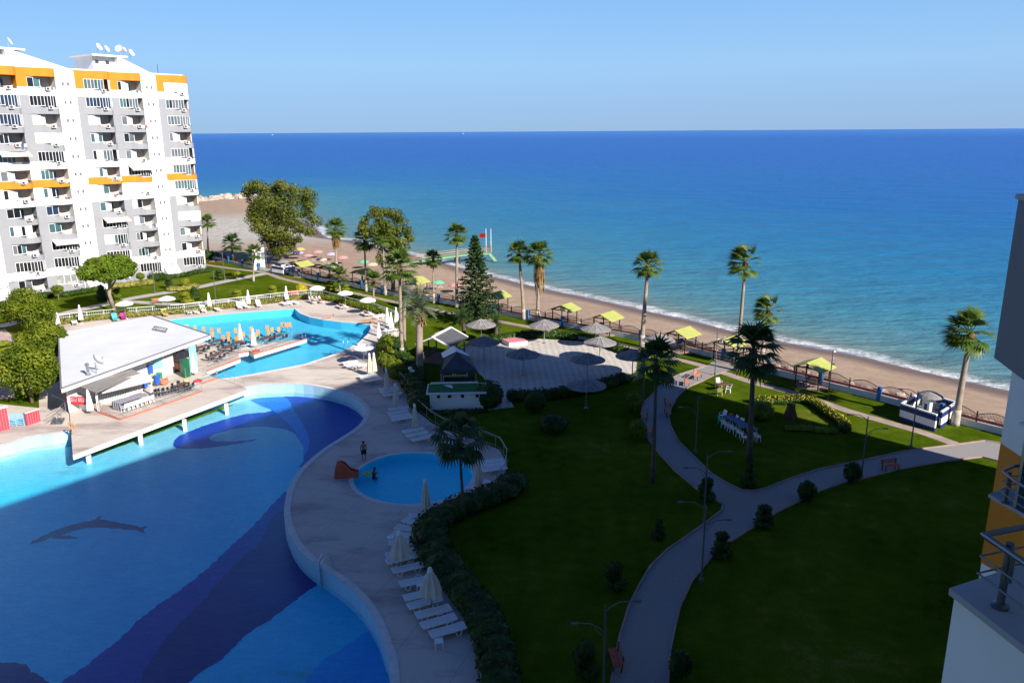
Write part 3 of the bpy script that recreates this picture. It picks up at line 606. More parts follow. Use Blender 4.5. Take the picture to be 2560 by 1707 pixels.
# ------------------------------------------------------------------ the block the photograph is taken from
mat('own_grey',(.17,.175,.20),.8,.05,.4)
mat('steel_dark',(.16,.175,.20),.35,.05,1,metal=.8)
mat('own_cap',(.34,.34,.35),.7,.08,.8)
def own_block():
    t=thing('apartment_building','near block at the right edge with grey, white and orange balconies and steel rails','building',(0,0,0),AZ)
    w=MB(); w.box((13.4,-8.3,19.1),(106.2,15.0,38.3)); w.build('wall','white_render',t)
    def bay(pts,z0,z1,m,cap=True,name='balcony'):
        b=MB(); b.prism(pts,z0,z1); o=b.build(name,m,t)
        if cap:
            c=MB(); cx=sum(p[0] for p in pts)/len(pts); cy=sum(p[1] for p in pts)/len(pts)
            l=[(p[0]+(.05 if p[0]>cx else -.05),p[1]+(.05 if p[1]>cy else 0)) for p in pts]
            c.prism(l,z1,z1+.07); c.build('coping','own_cap',o)
        return o
    def rail(par,pts,z,post):
        r=MB(); pts=[V((p[0],p[1],0)) for p in pts]
        for h,rad in((.62,.032),(.40,.011),(.22,.011)): r.tube([p+V((0,0,z+h)) for p in pts],rad,10)
        r.build('handrail','steel_dark',par)
        for p in post:
            q=MB(); q.tube([(p[0],p[1],z),(p[0],p[1],z+.66)],.035,10); q.lathe([(.075,0),(.075,.03),(.04,.04)],12,(p[0],p[1],z)); q.tube([(p[0]-.06,p[1]-.04,z+.3),(p[0]-.06,p[1]-.04,z+.58)],.02,8); q.build('post','steel_dark',par)
    # near balcony, one storey down
    n1=bay([(6.4,-1.14),(8.07,.56),(8.85,.05),(9.9,-.7),(9.9,-.8),(6.4,-1.2)],20.45,21.63,'white_render')
    fl=MB(); fl.poly([[(7.2,-.62),(8.02,.22),(8.6,-.12),(9.2,-.78),(7.2,-.79)]],21.704); fl.build('floor','own_cap',n1)
    rail(n1,[(6.5,-1.1),(8.05,.40),(9.5,-.66)],21.70,[(7.93,.18),(7.0,-.70),(9.0,-.35)])
    # middle balcony with orange parapet, dark glass and a rail
    n2=bay([(15.6,-.75),(17.2,.24),(17.67,.86),(18.1,.66),(19.4,-.75)],17.3,18.74,'orange_render')
    rail(n2,[(15.9,-.6),(17.15,.5),(17.5,.72),(17.95,.56),(19.0,-.55)],18.81,[(17.45,.60),(16.6,-.08)])
    gz=MB(); gz.quad((16.2,-.55,18.81),(17.35,.42,18.81),(17.35,.42,20.4),(16.2,-.55,20.4),0); gz.quad((17.35,.42,18.81),(18.6,-.6,18.81),(18.6,-.6,20.4),(17.35,.42,20.4),0)
    gz.bar((17.35,.43,18.81),(17.35,.43,20.4),.05,.05,1); gz.bar((16.2,-.53,20.4),(17.35,.44,20.4),.06,.06,1); gz.build('window',['glass_black','metal'],n2)
    bay([(16.0,-.75),(17.2,.24),(17.45,.60),(17.9,.40),(19.2,-.75)],20.45,20.5,'white_render',False,'slab')
    # grey end panel of the storey of the viewer
    n3=bay([(13.0,-.8),(13.0,.28),(14.57,.97),(15.3,.6),(15.6,-.8)],22.42,24.95,'own_grey'); 
    # far column of balconies
    for k in range(12):
        z0=P0+FH*k
        m_={'grey_render':'own_grey'}.get(para_col(k),para_col(k))
        o_=bay([(19.6,-.8),(20.3,.55),(20.95,1.0),(21.7,.8),(23.2,-.8)],z0 if k!=7 else z0-1.64,z0+1.25,m_,False)
        if k in(9,10,11): 
            p_=MB(); p_.box((22.5,-.4,z0+2.05),(1.4,.8,1.6)); p_.build('pilaster',m_,t)
        gq=MB(); gq.quad((19.8,-.6,z0+1.25),(20.9,.5,z0+1.25),(20.9,.5,z0+FH),(19.8,-.6,z0+FH)); gq.quad((20.9,.5,z0+1.25),(22.6,-.6,z0+1.25),(22.6,-.6,z0+FH),(20.9,.5,z0+FH))
        if k!=6: gq.build('window','glass_black',t)
    return t
own_block()
# ------------------------------------------------------------------ the pool bar
mat('bar_white',(.78,.77,.75),.6,.05,.6)
mat('bar_roof',(.62,.635,.66),.75,.07,.25)
mat('turquoise',(.22,.58,.62),.6,.05)
mat('terracotta',(.48,.17,.11),.8,.15,2)
mat('red_paint',(.55,.035,.05),.45,.15,2)
mat('brick_red',(.42,.14,.09),.8,.25,3)
mat('shade_sail',(.20,.19,.185),.8,.1)
mat('cream_cloth',(.52,.49,.45),.85,.1)
mat('blue_tile',(.03,.05,.30),.4,.2,3)
mat('green_tile',(.02,.14,.10),.4,.2,3)
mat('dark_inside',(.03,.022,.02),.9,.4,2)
mat('dark_floor',(.14,.05,.03),.8,.3,2)
mat('table_brown',(.12,.06,.045),.6,.2,3)
mat('plastic_white',(.80,.80,.79),.4,.03,2)
mat('black_plastic',(.02,.02,.022),.5,.1)
mat('fridge_green',(.01,.10,.05),.3,.1)
mat('glass_clear',(.45,.55,.58),.1,.05)
mat('yellow_paint',(.58,.50,.18),.5,.1); mat('blue_paint',(.03,.13,.55),.45,.1); mat('green_paint',(.03,.32,.14),.5,.1); mat('orange_paint',(.55,.27,.10),.5,.2)
mat('sky_blue_paint',(.16,.45,.72),.6,.1); mat('pink_paint',(.62,.20,.25),.6,.08,.8); mat('magenta_cloth',(.5,.05,.28),.8,.1); mat('teal_cloth',(.10,.50,.62),.8,.1)
def gridmat(name,a,b,scale,ms=.22):
    m,t,N,L,p=_nt(name); br=N.new('ShaderNodeTexBrick'); br.offset=0; L.new(_coord(t),br.inputs[0]); br.inputs['Scale'].default_value=scale
    br.inputs['Brick Width'].default_value=.5; br.inputs['Row Height'].default_value=.5
    br.inputs['Color1'].default_value=(*a,1); br.inputs['Color2'].default_value=(*sc(a,1.2),1); br.inputs['Mortar'].default_value=(*b,1); br.inputs['Mortar Size'].default_value=ms*.5
    L.new(br.outputs[0],p.inputs[0]); p.inputs['Roughness'].default_value=.4
gridmat('red_tiles',(.34,.045,.07),(.60,.33,.33),2.2,.05)
def stripemat(name,a,b,scale,axis=0):
    m,t,N,L,p=_nt(name); co=_coord(t); sp=N.new('ShaderNodeSeparateXYZ'); L.new(co,sp.inputs[0])
    f=_math(t,'FRACT',_math(t,'MULTIPLY',sp.outputs[axis],scale)); L.new(_ramp(t,f,[(0,a),(.5,b)],'CONSTANT'),p.inputs[0]); p.inputs['Roughness'].default_value=.85
stripemat('striped_cloth',(.50,.49,.52),(.07,.07,.13),3.2,1)
def flat(p,z): return (p.x,p.y,z)
PZ=.2
PLAT=[(182,1138),(622,973),(516,934),(519,929),(601,897),(596,885),(625,880),(635,888),(767,848),(711,852),(640,858),(600,868),(565,868),(530,858),(463,850),(392,800),(140,836),(128,985),(172,1005)]
plat=[G(x,y,PZ) for x,y in PLAT]
BAR=thing('pool_bar','low white pool bar with flat pale roof, counter awning and terrace over the pool','bar')
b=MB(); b.poly([[(p.x,p.y) for p in plat]],PZ); pf=b.build('terrace','deck',BAR)
b=MB(); b.wall([(p.x,p.y) for p in plat],PZ-.42,PZ-.004); b.poly([[(p.x,p.y) for p in plat]],PZ-.40); b.build('terrace_edge','bar_white',BAR)
for x,y in ((215,1132),(350,1087),(467,1051),(572,1010)):
    q=G(x,y,-.3); q+= (G(350,1040)-q).normalized()*.25
    MB().box((q.x,q.y,-.78),(.34,.34,1.12),rz=.3).build('column','bar_white',BAR)
RCp=[(146,832.6),(378,789),(526,838),(153,972)]; RZ=3.35
rc=[G(x,y,RZ) for x,y in RCp]
b=MB(); l=[(p.x,p.y) for p in rc][::-1]; b.prism(l,RZ-.40,RZ,1,0); b.build('roof',['bar_roof','bar_white'],BAR)
b=MB()
for i in range(4):
    if i!=0: b.bar(flat(rc[i],RZ+.04),flat(rc[(i+1)%4],RZ+.04),.14,.10)
b.build('gutter','own_grey',BAR)
fdir=(rc[2]-rc[3]).normalized(); fin=V((-fdir.y,fdir.x,0)); FL=(rc[2]-rc[3]).length
def F(u,inn,z): p=rc[3]+fdir*(u*FL)+fin*inn; return V((p.x,p.y,z))
zt=RZ-.40
wb=MB()
wb.bar(F(.10,1.7,(PZ+zt)/2),F(.62,2.2,(PZ+zt)/2),.2,zt-PZ)
wb.bar(F(.62,2.2,(PZ+zt)/2),F(.70,1.3,(PZ+zt)/2),.2,zt-PZ); 
q0=F(.10,1.7,0); q1=rc[0]+(rc[3]-rc[0])*.04+fdir*2.2
wb.bar((q0.x,q0.y,(PZ+zt)/2),(q1.x,q1.y,(PZ+zt)/2),.2,zt-PZ)
q2=rc[1]+(rc[0]-rc[1])*.2+(rc[2]-rc[1]).normalized()*2; wb.bar((q1.x,q1.y,(PZ+zt)/2),(q2.x,q2.y,(PZ+zt)/2),.2,zt-PZ)
wb.build('wall','bar_white',BAR)
p=MB(); p.bar(F(.645,1.78,(PZ+zt)/2+.5),F(.685,1.30,(PZ+zt)/2+.5),.24,zt-PZ-1.1); p.build('wall_panel','turquoise',BAR)
p=MB(); p.bar(F(.70,1.3,(PZ+zt)/2),F(.76,1.3,(PZ+zt)/2),.2,zt-PZ); p.build('wall_panel','cream_cloth',BAR)
d=MB(); d.bar(F(.76,4.6,(PZ+zt)/2),F(.93,4.6,(PZ+zt)/2),.2,zt-PZ,0); d.bar(F(.765,1.3,(PZ+zt)/2),F(.765,4.6,(PZ+zt)/2),.1,zt-PZ,0)
d.quad(F(.76,1.0,PZ+.012),F(.93,1.0,PZ+.012),F(.93,4.6,PZ+.012),F(.76,4.6,PZ+.012),1); d.build('doorway',['dark_inside','dark_floor'],BAR)
d=MB()
for u in(.80,.855,.895): d.bar(F(u,1.35,PZ),F(u,1.35,zt),.06,.06,0)
d.bar(F(.76,1.35,zt-.7),F(.93,1.35,zt-.7),.06,.06,0); d.build('door_frame','dark_metal',BAR)
co_=g('E',195,868,PZ); MB().box((co_.x,co_.y,(PZ+zt)/2),(.75,.75,zt-PZ),rz=.5).build('column','turquoise',BAR)
# lean-to and awning over the counter
q=[G(193,962,2.95),G(329,923,2.95),G(353,933,2.55),G(240,981,2.55)]
b=MB(); b.quad(*[tuple(x) for x in q]); b.quad(*[(x.x,x.y,x.z-.08) for x in q][::-1]); 
for i in range(4): a,c=q[i],q[(i+1)%4]; b.quad(a,c,c-V((0,0,.08)),a-V((0,0,.08)))
b.build('lean_to_roof','shade_sail',BAR)
q=[G(240,965,2.62),G(356,932,2.62),G(383,947,2.15),G(254,978,2.15)]
aw=MB(); n=12
for i in range(n):
    a=q[0]+(q[1]-q[0])*(i/n); a2=q[0]+(q[1]-q[0])*((i+1)/n); c=q[3]+(q[2]-q[3])*(i/n); c2=q[3]+(q[2]-q[3])*((i+1)/n)
    aw.quad(c,c2,a2,a); aw.quad(c-V((0,0,.25)),c2-V((0,0,.25)),c2,c)
aw.build('awning','cream_cloth',BAR)
for x,y in ((247,1030),(381,988)):
    p0=G(x,y,PZ); MB().box((p0.x,p0.y,(PZ+2.2)/2+.1),(.14,.14,2.0)).build('post','bar_white',BAR)
c0,c1=G(248,1010,PZ),G(356,986,PZ)
ct=MB(); ct.bar(c0+V((0,0,.52)),c1+V((0,0,.52)),.5,1.04,0); ct.bar(c0+V((0,0,1.07)),c1+V((0,0,1.07)),.7,.07,1)
dr=(c1-c0).normalized(); nrm_=V((dr.y,-dr.x,0)); L_=(c1-c0).length
nn=26
for i in range(nn):
    for j in range(5):
        if (j==0): m_=2 if i<14 else 3
        else: m_=4 if (i>18) else 5
        a=c0+dr*(L_*(i+.2)/nn)+nrm_*.257+V((0,0,1.0-.2*j-.15)); a2=a+dr*(L_*.62/nn); h=V((0,0,.13))
        ct.quad(a,a2,a2+h,a+h,m_)
ct.build('counter',['bar_white','bar_white','blue_tile','green_tile','red_tiles','green_tile'],BAR)
# left end: red sign boards over a brick and tile kiosk front
s0,s1=G(168,1000,1.35),G(222,1002,1.35)
k=MB(); k.bar(G(172,1010,PZ)+V((0,0,.7)),G(222,1026,PZ)+V((0,0,.7)),.5,1.4,0); k.bar(G(172,1010,PZ)+V((0,0,.6)),G(184,1020,PZ)+V((0,0,.6)),.56,1.2,1); k.build('kiosk_front',['bar_white','brick_red'],BAR)
sg=MB(); sg.bar(s0,s1,.12,.75,0); dr=(s1-s0); nn=V((dr.y,-dr.x,0)).normalized()*.075
for u0,u1 in((.04,.48),(.53,.96)):
    a=s0+dr*u0+nn; c=s0+dr*u1+nn; sg.quad(a+V((0,0,-.12)),c+V((0,0,-.12)),c+V((0,0,.3)),a+V((0,0,.3)),1)
    rr=random.Random(int(u0*100))
    for q in range(9):
        v=u0+(u1-u0)*rr.random()*.85; z_=-.1+.3*rr.random(); e=s0+dr*v+nn*1.08; f=s0+dr*(v+.05)+nn*1.08; sg.quad(e+V((0,0,z_)),f+V((0,0,z_)),f+V((0,0,z_+.1)),e+V((0,0,z_+.1)),rr.choice((2,3,4)))
sg.build('sign_board',['red_paint','pink_paint','yellow_paint','blue_tile','orange_paint'],BAR)
# writing plate on the roof: a dark board with pale characters
pc=[S('k',x,y) for x,y in ((386,815),(422,821.5),(414,831.5),(379.5,824.5))]; pq=[G(x,y,RZ+.03) for x,y in pc]
sgn=thing('roof_sign','small charcoal board with pale lettering lying on the bar roof','sign',pq[3]); e0,e1=pq[2]-pq[3],pq[0]-pq[3]
b=MB(); b.quad((0,0,.05),e0+V((0,0,.05)),e0+e1+V((0,0,.05)),e1+V((0,0,.05)))
for a,c in (((0,0,0),e0),(e0,e0+e1),(e0+e1,e1),(e1,(0,0,0))): b.quad(V(a),V(c),V(c)+V((0,0,.05)),V(a)+V((0,0,.05)))
b.build('board','own_grey',sgn)
GL={'J':[(0,.35,0,0),(0,0,.6,0),(.6,0,.6,1)],'-':[(.1,.5,.6,.5)],'E':[(0,0,0,1),(0,1,.6,1),(0,.5,.5,.5),(0,0,.6,0)],'R':[(0,0,0,1),(0,1,.6,1),(.6,1,.6,.5),(.6,.5,0,.5),(.2,.5,.6,0)],'S':[(0,0,.6,0),(.6,0,.6,.5),(.6,.5,0,.5),(0,.5,0,1),(0,1,.6,1)],'Y':[(0,1,.3,.5),(.6,1,.3,.5),(.3,.5,.3,0)]}
b=MB(); 
for i,chh in enumerate('J-EERSY'):
    for x0,y0,x1,y1 in GL[chh]:
        f_=lambda x,y:e0*(.08+.122*i+.09*x/.6)+e1*(.25+.5*y)+V((0,0,.056))
        b.bar(f_(x0,y0),f_(x1,y1),.05,.012)
b.build('lettering','plastic_white',sgn)
fl=thing('roof_flue','stubby ribbed grey flue pipe on the bar roof','flue',g('L',825,885,RZ)); f=MB(); f.lathe([(.14,0),(.14,.95),(.2,.97),(.2,1.1),(.1,1.2)],10); f.build('pipe','metal',fl); f=MB(); f.lathe([(.26,0),(.26,.06),(.15,.12)],10); f.build('flange','own_grey',fl)
fd=dup(PROTO['dish'],g('L',900,870,RZ),2.6,'lone white satellite dish on the bar roof beside the flue','dishes on the bar roof',1.1)
# kerbs and railings on the terrace
mat('rail_dull',(.30,.30,.29),.5,.1)
def railing(name,label,cat,pts,z,h=1.0,rails=(1.0,.66,.33),step=1.6,m='metal',r=.022,kerb=None,bars=0,group=None):
    t=thing(name,label,cat,V((pts[0].x,pts[0].y,z)),0,group); o=V((pts[0].x,pts[0].y,0)); P_=[V((p.x,p.y,0))-o for p in pts]
    for q in rails:
        b=MB(); b.tube([p+V((0,0,h*q)) for p in P_],r*(1.3 if q==1.0 else .8),6); b.build('rail',m,t)
    for p,_ in along(P_,step):
        MB().tube([p,p+V((0,0,h))],r,6).build('post',m,t)
    if bars:
        b=MB()
        for p,_ in along(P_,bars): b.tube([p+V((0,0,.1)),p+V((0,0,h*.95))],r*.4,4,cap=False)
        o_=b.build('infill_bars',m,t)
    if kerb:
        b=MB()
        for i in range(len(P_)-1): b.bar(P_[i]+V((0,0,.05)),P_[i+1]+V((0,0,.05)),.22,.12)
        b.build('kerb',kerb,t)
    return t
railing('handrail','steel rail on a red kerb round the lower bar terrace','railing',[G(247,1031,PZ),G(302,1050,PZ),G(506,979,PZ)],PZ,.95,(1,.5),2.2,kerb='terracotta')
railing('handrail','short steel rail on red kerb between fridge and glass barrier','railing',[G(507,959,PZ),G(546,946,PZ)],PZ,.9,(1,.5),2,kerb='terracotta')
railing('handrail','steel rail with red kerb beside the dark tables above the narrow pool arm','railing',[g('E',345,905,PZ),g('E',698,772,PZ)],PZ,.95,(1,.5),1.8,kerb='terracotta')
railing('handrail','steel rail with red kerb round the pointed terrace tip','railing',[g('E',682,716,PZ),g('E',803,694,PZ),g('E',850,727,PZ),g('E',1420,557,PZ)],PZ,.95,(1,.5),2.2,kerb='terracotta')
railing('handrail','low steel rail along the water side of the terrace tip','railing',[g('E',1415,556,PZ),g('E',1180,573,PZ)],PZ,.95,(1,.5),2.2)
gb=thing('glass_barrier','clear glass barrier between the bar deck and the stone deck','barrier',G(520,936,PZ)); d_=G(612,970,PZ)-G(520,936,PZ)
for i in range(4):
    b=MB(); a=d_*(i/4+.01); c=d_*((i+1)/4-.01); b.tube([a,a+V((0,0,1.05)),c+V((0,0,1.05)),c],.018,5); b.bar(a+V((0,0,.12)),c+V((0,0,.12)),.03,.03); b.bar(a+V((0,0,.55)),c+V((0,0,.55)),.02,.02); b.build('panel','metal',gb)
# left stair with its rail, life-ring post
st=thing('pool_stairs','grey metal steps and handrails at the left end of the bar deck','stairs',G(150,1075,0))
b=MB()
for i in range(5): b.box((-.2+.0*i,-.3+.42*i,-.15-.0),(1.6,.05,.02)); 
q0=G(176,1020,PZ)-st.location; q1=G(142,1050,0)-st.location
for h in(.35,.65,.95): b.tube([q0+V((0,0,h)),q1+V((0,0,h)),q1+V((-.2,-1.3,h-.1))],.025,6)
for q in(0,.33,.66,1): p=q0+(q1-q0)*q; b.tube([p,p+V((0,0,.97))],.025,6)
b.build('handrail','metal',st)
b=MB()
for i in range(4): p=q1+V((.1*i,-.35*i-.1,0)); b.box((p.x+.3,p.y,.22-.05*i),(1.1,.26,.03)); b.tube([(p.x-.2,p.y,.22-.05*i),(p.x-.2,p.y,0)],.02,5); b.tube([(p.x+.8,p.y,.22-.05*i),(p.x+.8,p.y,0)],.02,5)
b.build('step','metal',st)
lp=thing('lifebuoy_stand','small bright orange lifebuoy post at the corner of the bar deck','lifebuoy stand',g('U',1190,1080,PZ)); b=MB(); b.tube([(0,0,0),(0,0,.8)],.05,6); b.build('post','orange_paint',lp)
b=MB(); b.tube([V((.28*math.cos(a),0,.85+.28*math.sin(a))) for a in [2*PI*i/14 for i in range(15)]],.07,6); b.build('lifebuoy','orange_paint',lp)
# --------------- movable bar things
def chair():
    o=thing('chair','grey chair','chair'); b=MB(); b.box((0,0,.45),(.45,.45,.04)); b.build('seat','black_plastic',o)
    b=MB(); b.box((0,.22,.72),(.44,.03,.36)); b.build('backrest','black_plastic',o)
    for x in(-.2,.2):
        for y in(-.2,.2): MB().tube([(x,y,0),(x,y,.86 if y>0 else .66)],.018,5).build('leg','metal',o)
    for x in(-.21,.21): MB().bar((x,-.2,.66),(x,.2,.66),.04,.03).build('armrest','metal',o)
    return o
def plastic_chair():
    o=thing('chair','white plastic chair','chair'); b=MB(); b.box((0,0,.43),(.46,.44,.035)); b.build('seat','plastic_white',o)
    b=MB(); b.add([(-.23,.2,.45),(.23,.2,.45),(.21,.34,.88),(-.21,.34,.88),(-.23,.235,.45),(.23,.235,.45),(.21,.375,.88),(-.21,.375,.88)],[(0,1,2,3),(5,4,7,6),(3,2,6,7),(0,3,7,4),(1,5,6,2)]); b.build('backrest','plastic_white',o)
    for x in(-.2,.2):
        for y in(-.2,.2): MB().tube([(x,y,.43),(x*1.15,y*1.2,0)],.028,6).build('leg','plastic_white',o)
    for x in(-.25,.25): MB().tube([(x*.95,-.2,.43),(x,-.18,.64),(x,.24,.66)],.024,6).build('armrest','plastic_white',o)
    return o
def dining_table():
    o=thing('dining_table','brown table','table'); MB().box((0,0,.74),(1.5,.8,.05)).build('tabletop','table_brown',o)
    for x in(-.65,.65):
        for y in(-.32,.32): MB().tube([(x,y,0),(x,y,.72)],.03,6).build('leg','metal',o)
    return o
TH=math.atan2(fdir.y,fdir.x)
ORD=['first','second','third','fourth','fifth','sixth','seventh','eighth','ninth','tenth','eleventh','twelfth','thirteenth','fourteenth','fifteenth','sixteenth','seventeenth','eighteenth','nineteenth','twentieth','twenty-first','twenty-second','twenty-third','twenty-fourth','twenty-fifth','twenty-sixth']
TB=[('T',1480,640,'brown table with rail side chairs near the terrace tip'),('T',1680,605,'brown table closest to the terrace tip'),('T',1010,720,'brown table behind the first folded parasol'),('T',840,800,'brown table in the middle of the terrace with a guest'),('T',690,690,'dark table at the back edge of the terrace above the pool'),('T',650,930,'table beside the rail above the narrow pool arm'),('T',400,800,'table in the shade behind the turquoise column'),('T',120,1420,'table on the lower terrace beside the yellow bin')]
SHT=['brown table near the terrace tip','brown table at the terrace tip','brown table by the folded parasol','brown table mid terrace','dark table at the back pool edge','table by the narrow pool arm','table behind the turquoise column','table by the yellow bin']
ci=0
for i,(k,x,y,lb) in enumerate(TB):
    c=g(k,x,y,PZ); place('table',dining_table,c,TH+.05*(i%3),lb,'dining tables on the bar terrace')
    side=['far left','far right','near left','near right']
    for j,(dx,dy,r) in enumerate(((-.42,.72,0),(.42,.72,0),(-.42,-.72,PI),(.42,-.72,PI))):
        q=V((dx,dy,0)); q.rotate(Matrix.Rotation(TH,3,'Z'))
        place('chair',chair,c+q,TH+r+.2*math.sin(ci*2.3),f'grey chair, {side[j]} of the {SHT[i]}','grey chairs on the bar terrace'); ci+=1
tb=thing('buffet_table','long table under a blue and white striped cloth by the counter','table',(G(292,1026,PZ)+G(364,1002,PZ))/2,math.atan2(*(lambda d:(d.y,d.x))(G(364,1002,PZ)-G(292,1026,PZ))))
LT=(G(364,1002,PZ)-G(292,1026,PZ)).length
MB().box((0,0,.76),(LT,1.3,.05)).build('tablecloth','striped_cloth',tb); b=MB(); b.box((-LT/2+.05,0,.42),(.08,1.3,.66)); b.box((0,.62,.55),(LT,.05,.4)); b.build('cloth_drape','striped_cloth',tb)
for x in(-.42,.42):
    for y in(-.5,.5): MB().tube([(x*LT,y,0),(x*LT,y,.74)],.035,6).build('leg','metal',tb)
for i in range(7):
    q=V((-LT*.45+i*LT*.15,-1.0,0)); q.rotate(Matrix.Rotation(tb.rotation_euler.z,3,'Z'))
    place('pchair',plastic_chair,tb.location+q,tb.rotation_euler.z+PI,f'white plastic chair, {ORD[i]} from the left along the striped buffet table','chairs at the striped table')
for i,(x,y) in enumerate(((1560,712),(1620,700),(1700,688),(1790,672),(1870,655),(1980,640),(2080,620),(2180,590))):
    place('chair',chair,g('z',x+160,y-20,PZ),TH+.3*math.sin(i*3),f'dark chair, {ORD[i]} from the left behind the lower terrace rail','chairs behind the lower rail')
fr=thing('drinks_fridge','tall green and white drinks fridge by the doorway','fridge',g('T',165,1185,PZ),TH-.3); b=MB(); b.box((0,0,1.0),(.75,.65,2.0)); b.build('cabinet','fridge_green',fr); b=MB(); b.box((.40,0,1.05),(.05,.6,1.8)); b.build('door','glass_clear',fr)
b=MB()
for i in range(5): b.box((.43,0,.35+.35*i),(.02,.5,.03))
b.build('shelf','plastic_white',fr)
yb=thing('litter_bin','yellow bin on a post on the lower terrace','bin',g('T',165,1340,PZ)); b=MB(); b.lathe([(.2,.15),(.24,.2),(.24,.75),(.2,.8)],12); b.build('drum','yellow_paint',yb); MB().tube([(0,.2,0),(0,.2,1.9)],.03,6).build('post','metal',yb)
for i,(x,y,n,m_) in enumerate(((1610,290,'blue','blue_paint'),(1655,400,'yellow','yellow_paint'),(1720,420,'deep blue','blue_paint'),(1770,370,'green','green_paint'),(1495,480,'blue and black','blue_paint'))):
    t=thing('inflatable_ring',f'stack of {n} inflatable rings hanging by the counter end','inflatable ring',g('z',x,y+60,PZ))
    for j in range(5):
        b=MB(); b.tube([V((.24*math.cos(a),.24*math.sin(a),.35+.2*j+(.4 if i==0 else 0))) for a in [2*PI*q/12 for q in range(13)]],.085,6); b.build('ring',m_,t)
    MB().tube([(0,0,0),(0,0,1.5)],.02,5).build('post','metal',t)
bk=thing('wicker_basket','big round brown wicker basket beside the inflatables','basket',g('z',1840,450,PZ)); b=MB(); b.lathe([(.3,0),(.46,.2),(.48,.45),(.40,.6),(.34,.5)],14); b.build('bowl','terracotta',bk); b=MB(); b.tube([V((.42*math.cos(a),0,.55+.75*math.sin(a))) for a in [PI*q/10 for q in range(11)]],.025,5); b.build('handle','table_brown',bk)
# left deck furniture
def slab(name,label,cat,a,b_,z0,h,th,m,cap=None):
    d=b_-a; t=thing(name,label,cat,(a+b_)/2,math.atan2(d.y,d.x)); L=d.length; MB().box((0,0,z0+h/2),(L,th,h)).build('panel',m,t)
    if cap: MB().box((0,0,z0+h+.04),(L+.1,th+.1,.08)).build('cap',cap,t)
    return t
slab('tiled_wall','large red tiled shower wall at the left picture edge','wall',g('U',-120,1060),g('U',160,990),0,2.1,.3,'red_tiles','bar_white')
slab('tiled_wall','small red tiled wall beside the blue rack','wall',g('U',430,940),g('U',650,870),0,1.2,.3,'red_tiles','cream_cloth')
rk_=thing('towel_rack','sky blue slatted rack between the two red tiled walls','rack',g('U',250,950),.35)
for x in(-.75,.1,.75): MB().box((x,0,.65),(.09,.06,1.3)).build('post','sky_blue_paint',rk_)
for i in range(7): MB().box((0,-.04,.2+.16*i),(1.6,.03,.07)).build('slat','sky_blue_paint',rk_)
# orange pool seats standing in the upper pool
def pool_seat():
    o=thing('pool_stool','orange stool','pool stool'); MB().tube([(0,0,-.95),(0,0,.0)],.06,6).build('pedestal','metal',o); b=MB(); b.lathe([(.2,0),(.22,.03),(.2,.07)],10); b.build('seat','orange_paint',o)
    b=MB(); b.box((0,.2,.33),(.40,.05,.60)); b.build('backrest','orange_paint',o); return o
PS=[(180,400),(320,420),(450,430),(580,450),(600,520),(710,460),(770,575),(855,520),(875,600),(980,460),(985,600),(1035,575),(1110,520),(1235,435),(1220,560),(1345,485),(1320,535),(1490,410),(1510,495),(1580,445),(1685,440),(1735,358),(1805,365),(1870,362)]
for i,(x,y) in enumerate(PS):
    place('pseat',pool_seat,g('T',x,y+14,-.05),.35*math.sin(i*1.7)+.4,f'orange plastic stool standing in the turquoise pool, {ORD[i]} from the left','orange stools in the turquoise pool')
# ------------------------------------------------------------------ vegetation
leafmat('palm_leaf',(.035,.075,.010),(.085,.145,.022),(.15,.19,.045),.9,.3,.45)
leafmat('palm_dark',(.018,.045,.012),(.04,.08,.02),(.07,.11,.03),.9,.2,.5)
leafmat('date_leaf',(.07,.10,.055),(.13,.17,.09),(.20,.23,.13),.9,.25,.5)
leafmat('dead_leaf',(.14,.075,.025),(.27,.17,.06),(.38,.26,.10),1.2,.2,.8)
leafmat('olive_leaf',(.032,.05,.006),(.10,.125,.012),(.19,.195,.028),.35,.2)
leafmat('pine_leaf',(.035,.07,.004),(.11,.18,.008),(.18,.235,.015),.6,.2)
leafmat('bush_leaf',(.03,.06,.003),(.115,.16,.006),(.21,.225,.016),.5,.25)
leafmat('conifer_leaf',(.008,.025,.006),(.025,.055,.012),(.05,.085,.02),.8,.1)
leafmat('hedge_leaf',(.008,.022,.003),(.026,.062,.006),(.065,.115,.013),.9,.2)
leafmat('lime_leaf',(.10,.14,.006),(.20,.23,.01),(.30,.31,.02),.9,.25)
leafmat('gold_leaf',(.25,.22,.01),(.48,.36,.015),(.60,.48,.04),2,.2)
leafmat('reed_leaf',(.12,.13,.02),(.26,.25,.05),(.38,.34,.10),1.2,.25)
leafmat('weep_leaf',(.02,.035,.015),(.05,.07,.02),(.09,.11,.04),.8,.2)
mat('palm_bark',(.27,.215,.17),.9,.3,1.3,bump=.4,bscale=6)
mat('bark',(.20,.15,.11),.9,.3,1.5,bump=.4,bscale=6)
mat('white_bark',(.40,.355,.31),.9,.2,1.5)
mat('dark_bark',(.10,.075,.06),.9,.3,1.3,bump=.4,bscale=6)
mat('brown_boot',(.11,.055,.03),.9,.4,2,bump=.5,bscale=5)
mat('flower_red',(.45,.10,.05),.8,.3,3)
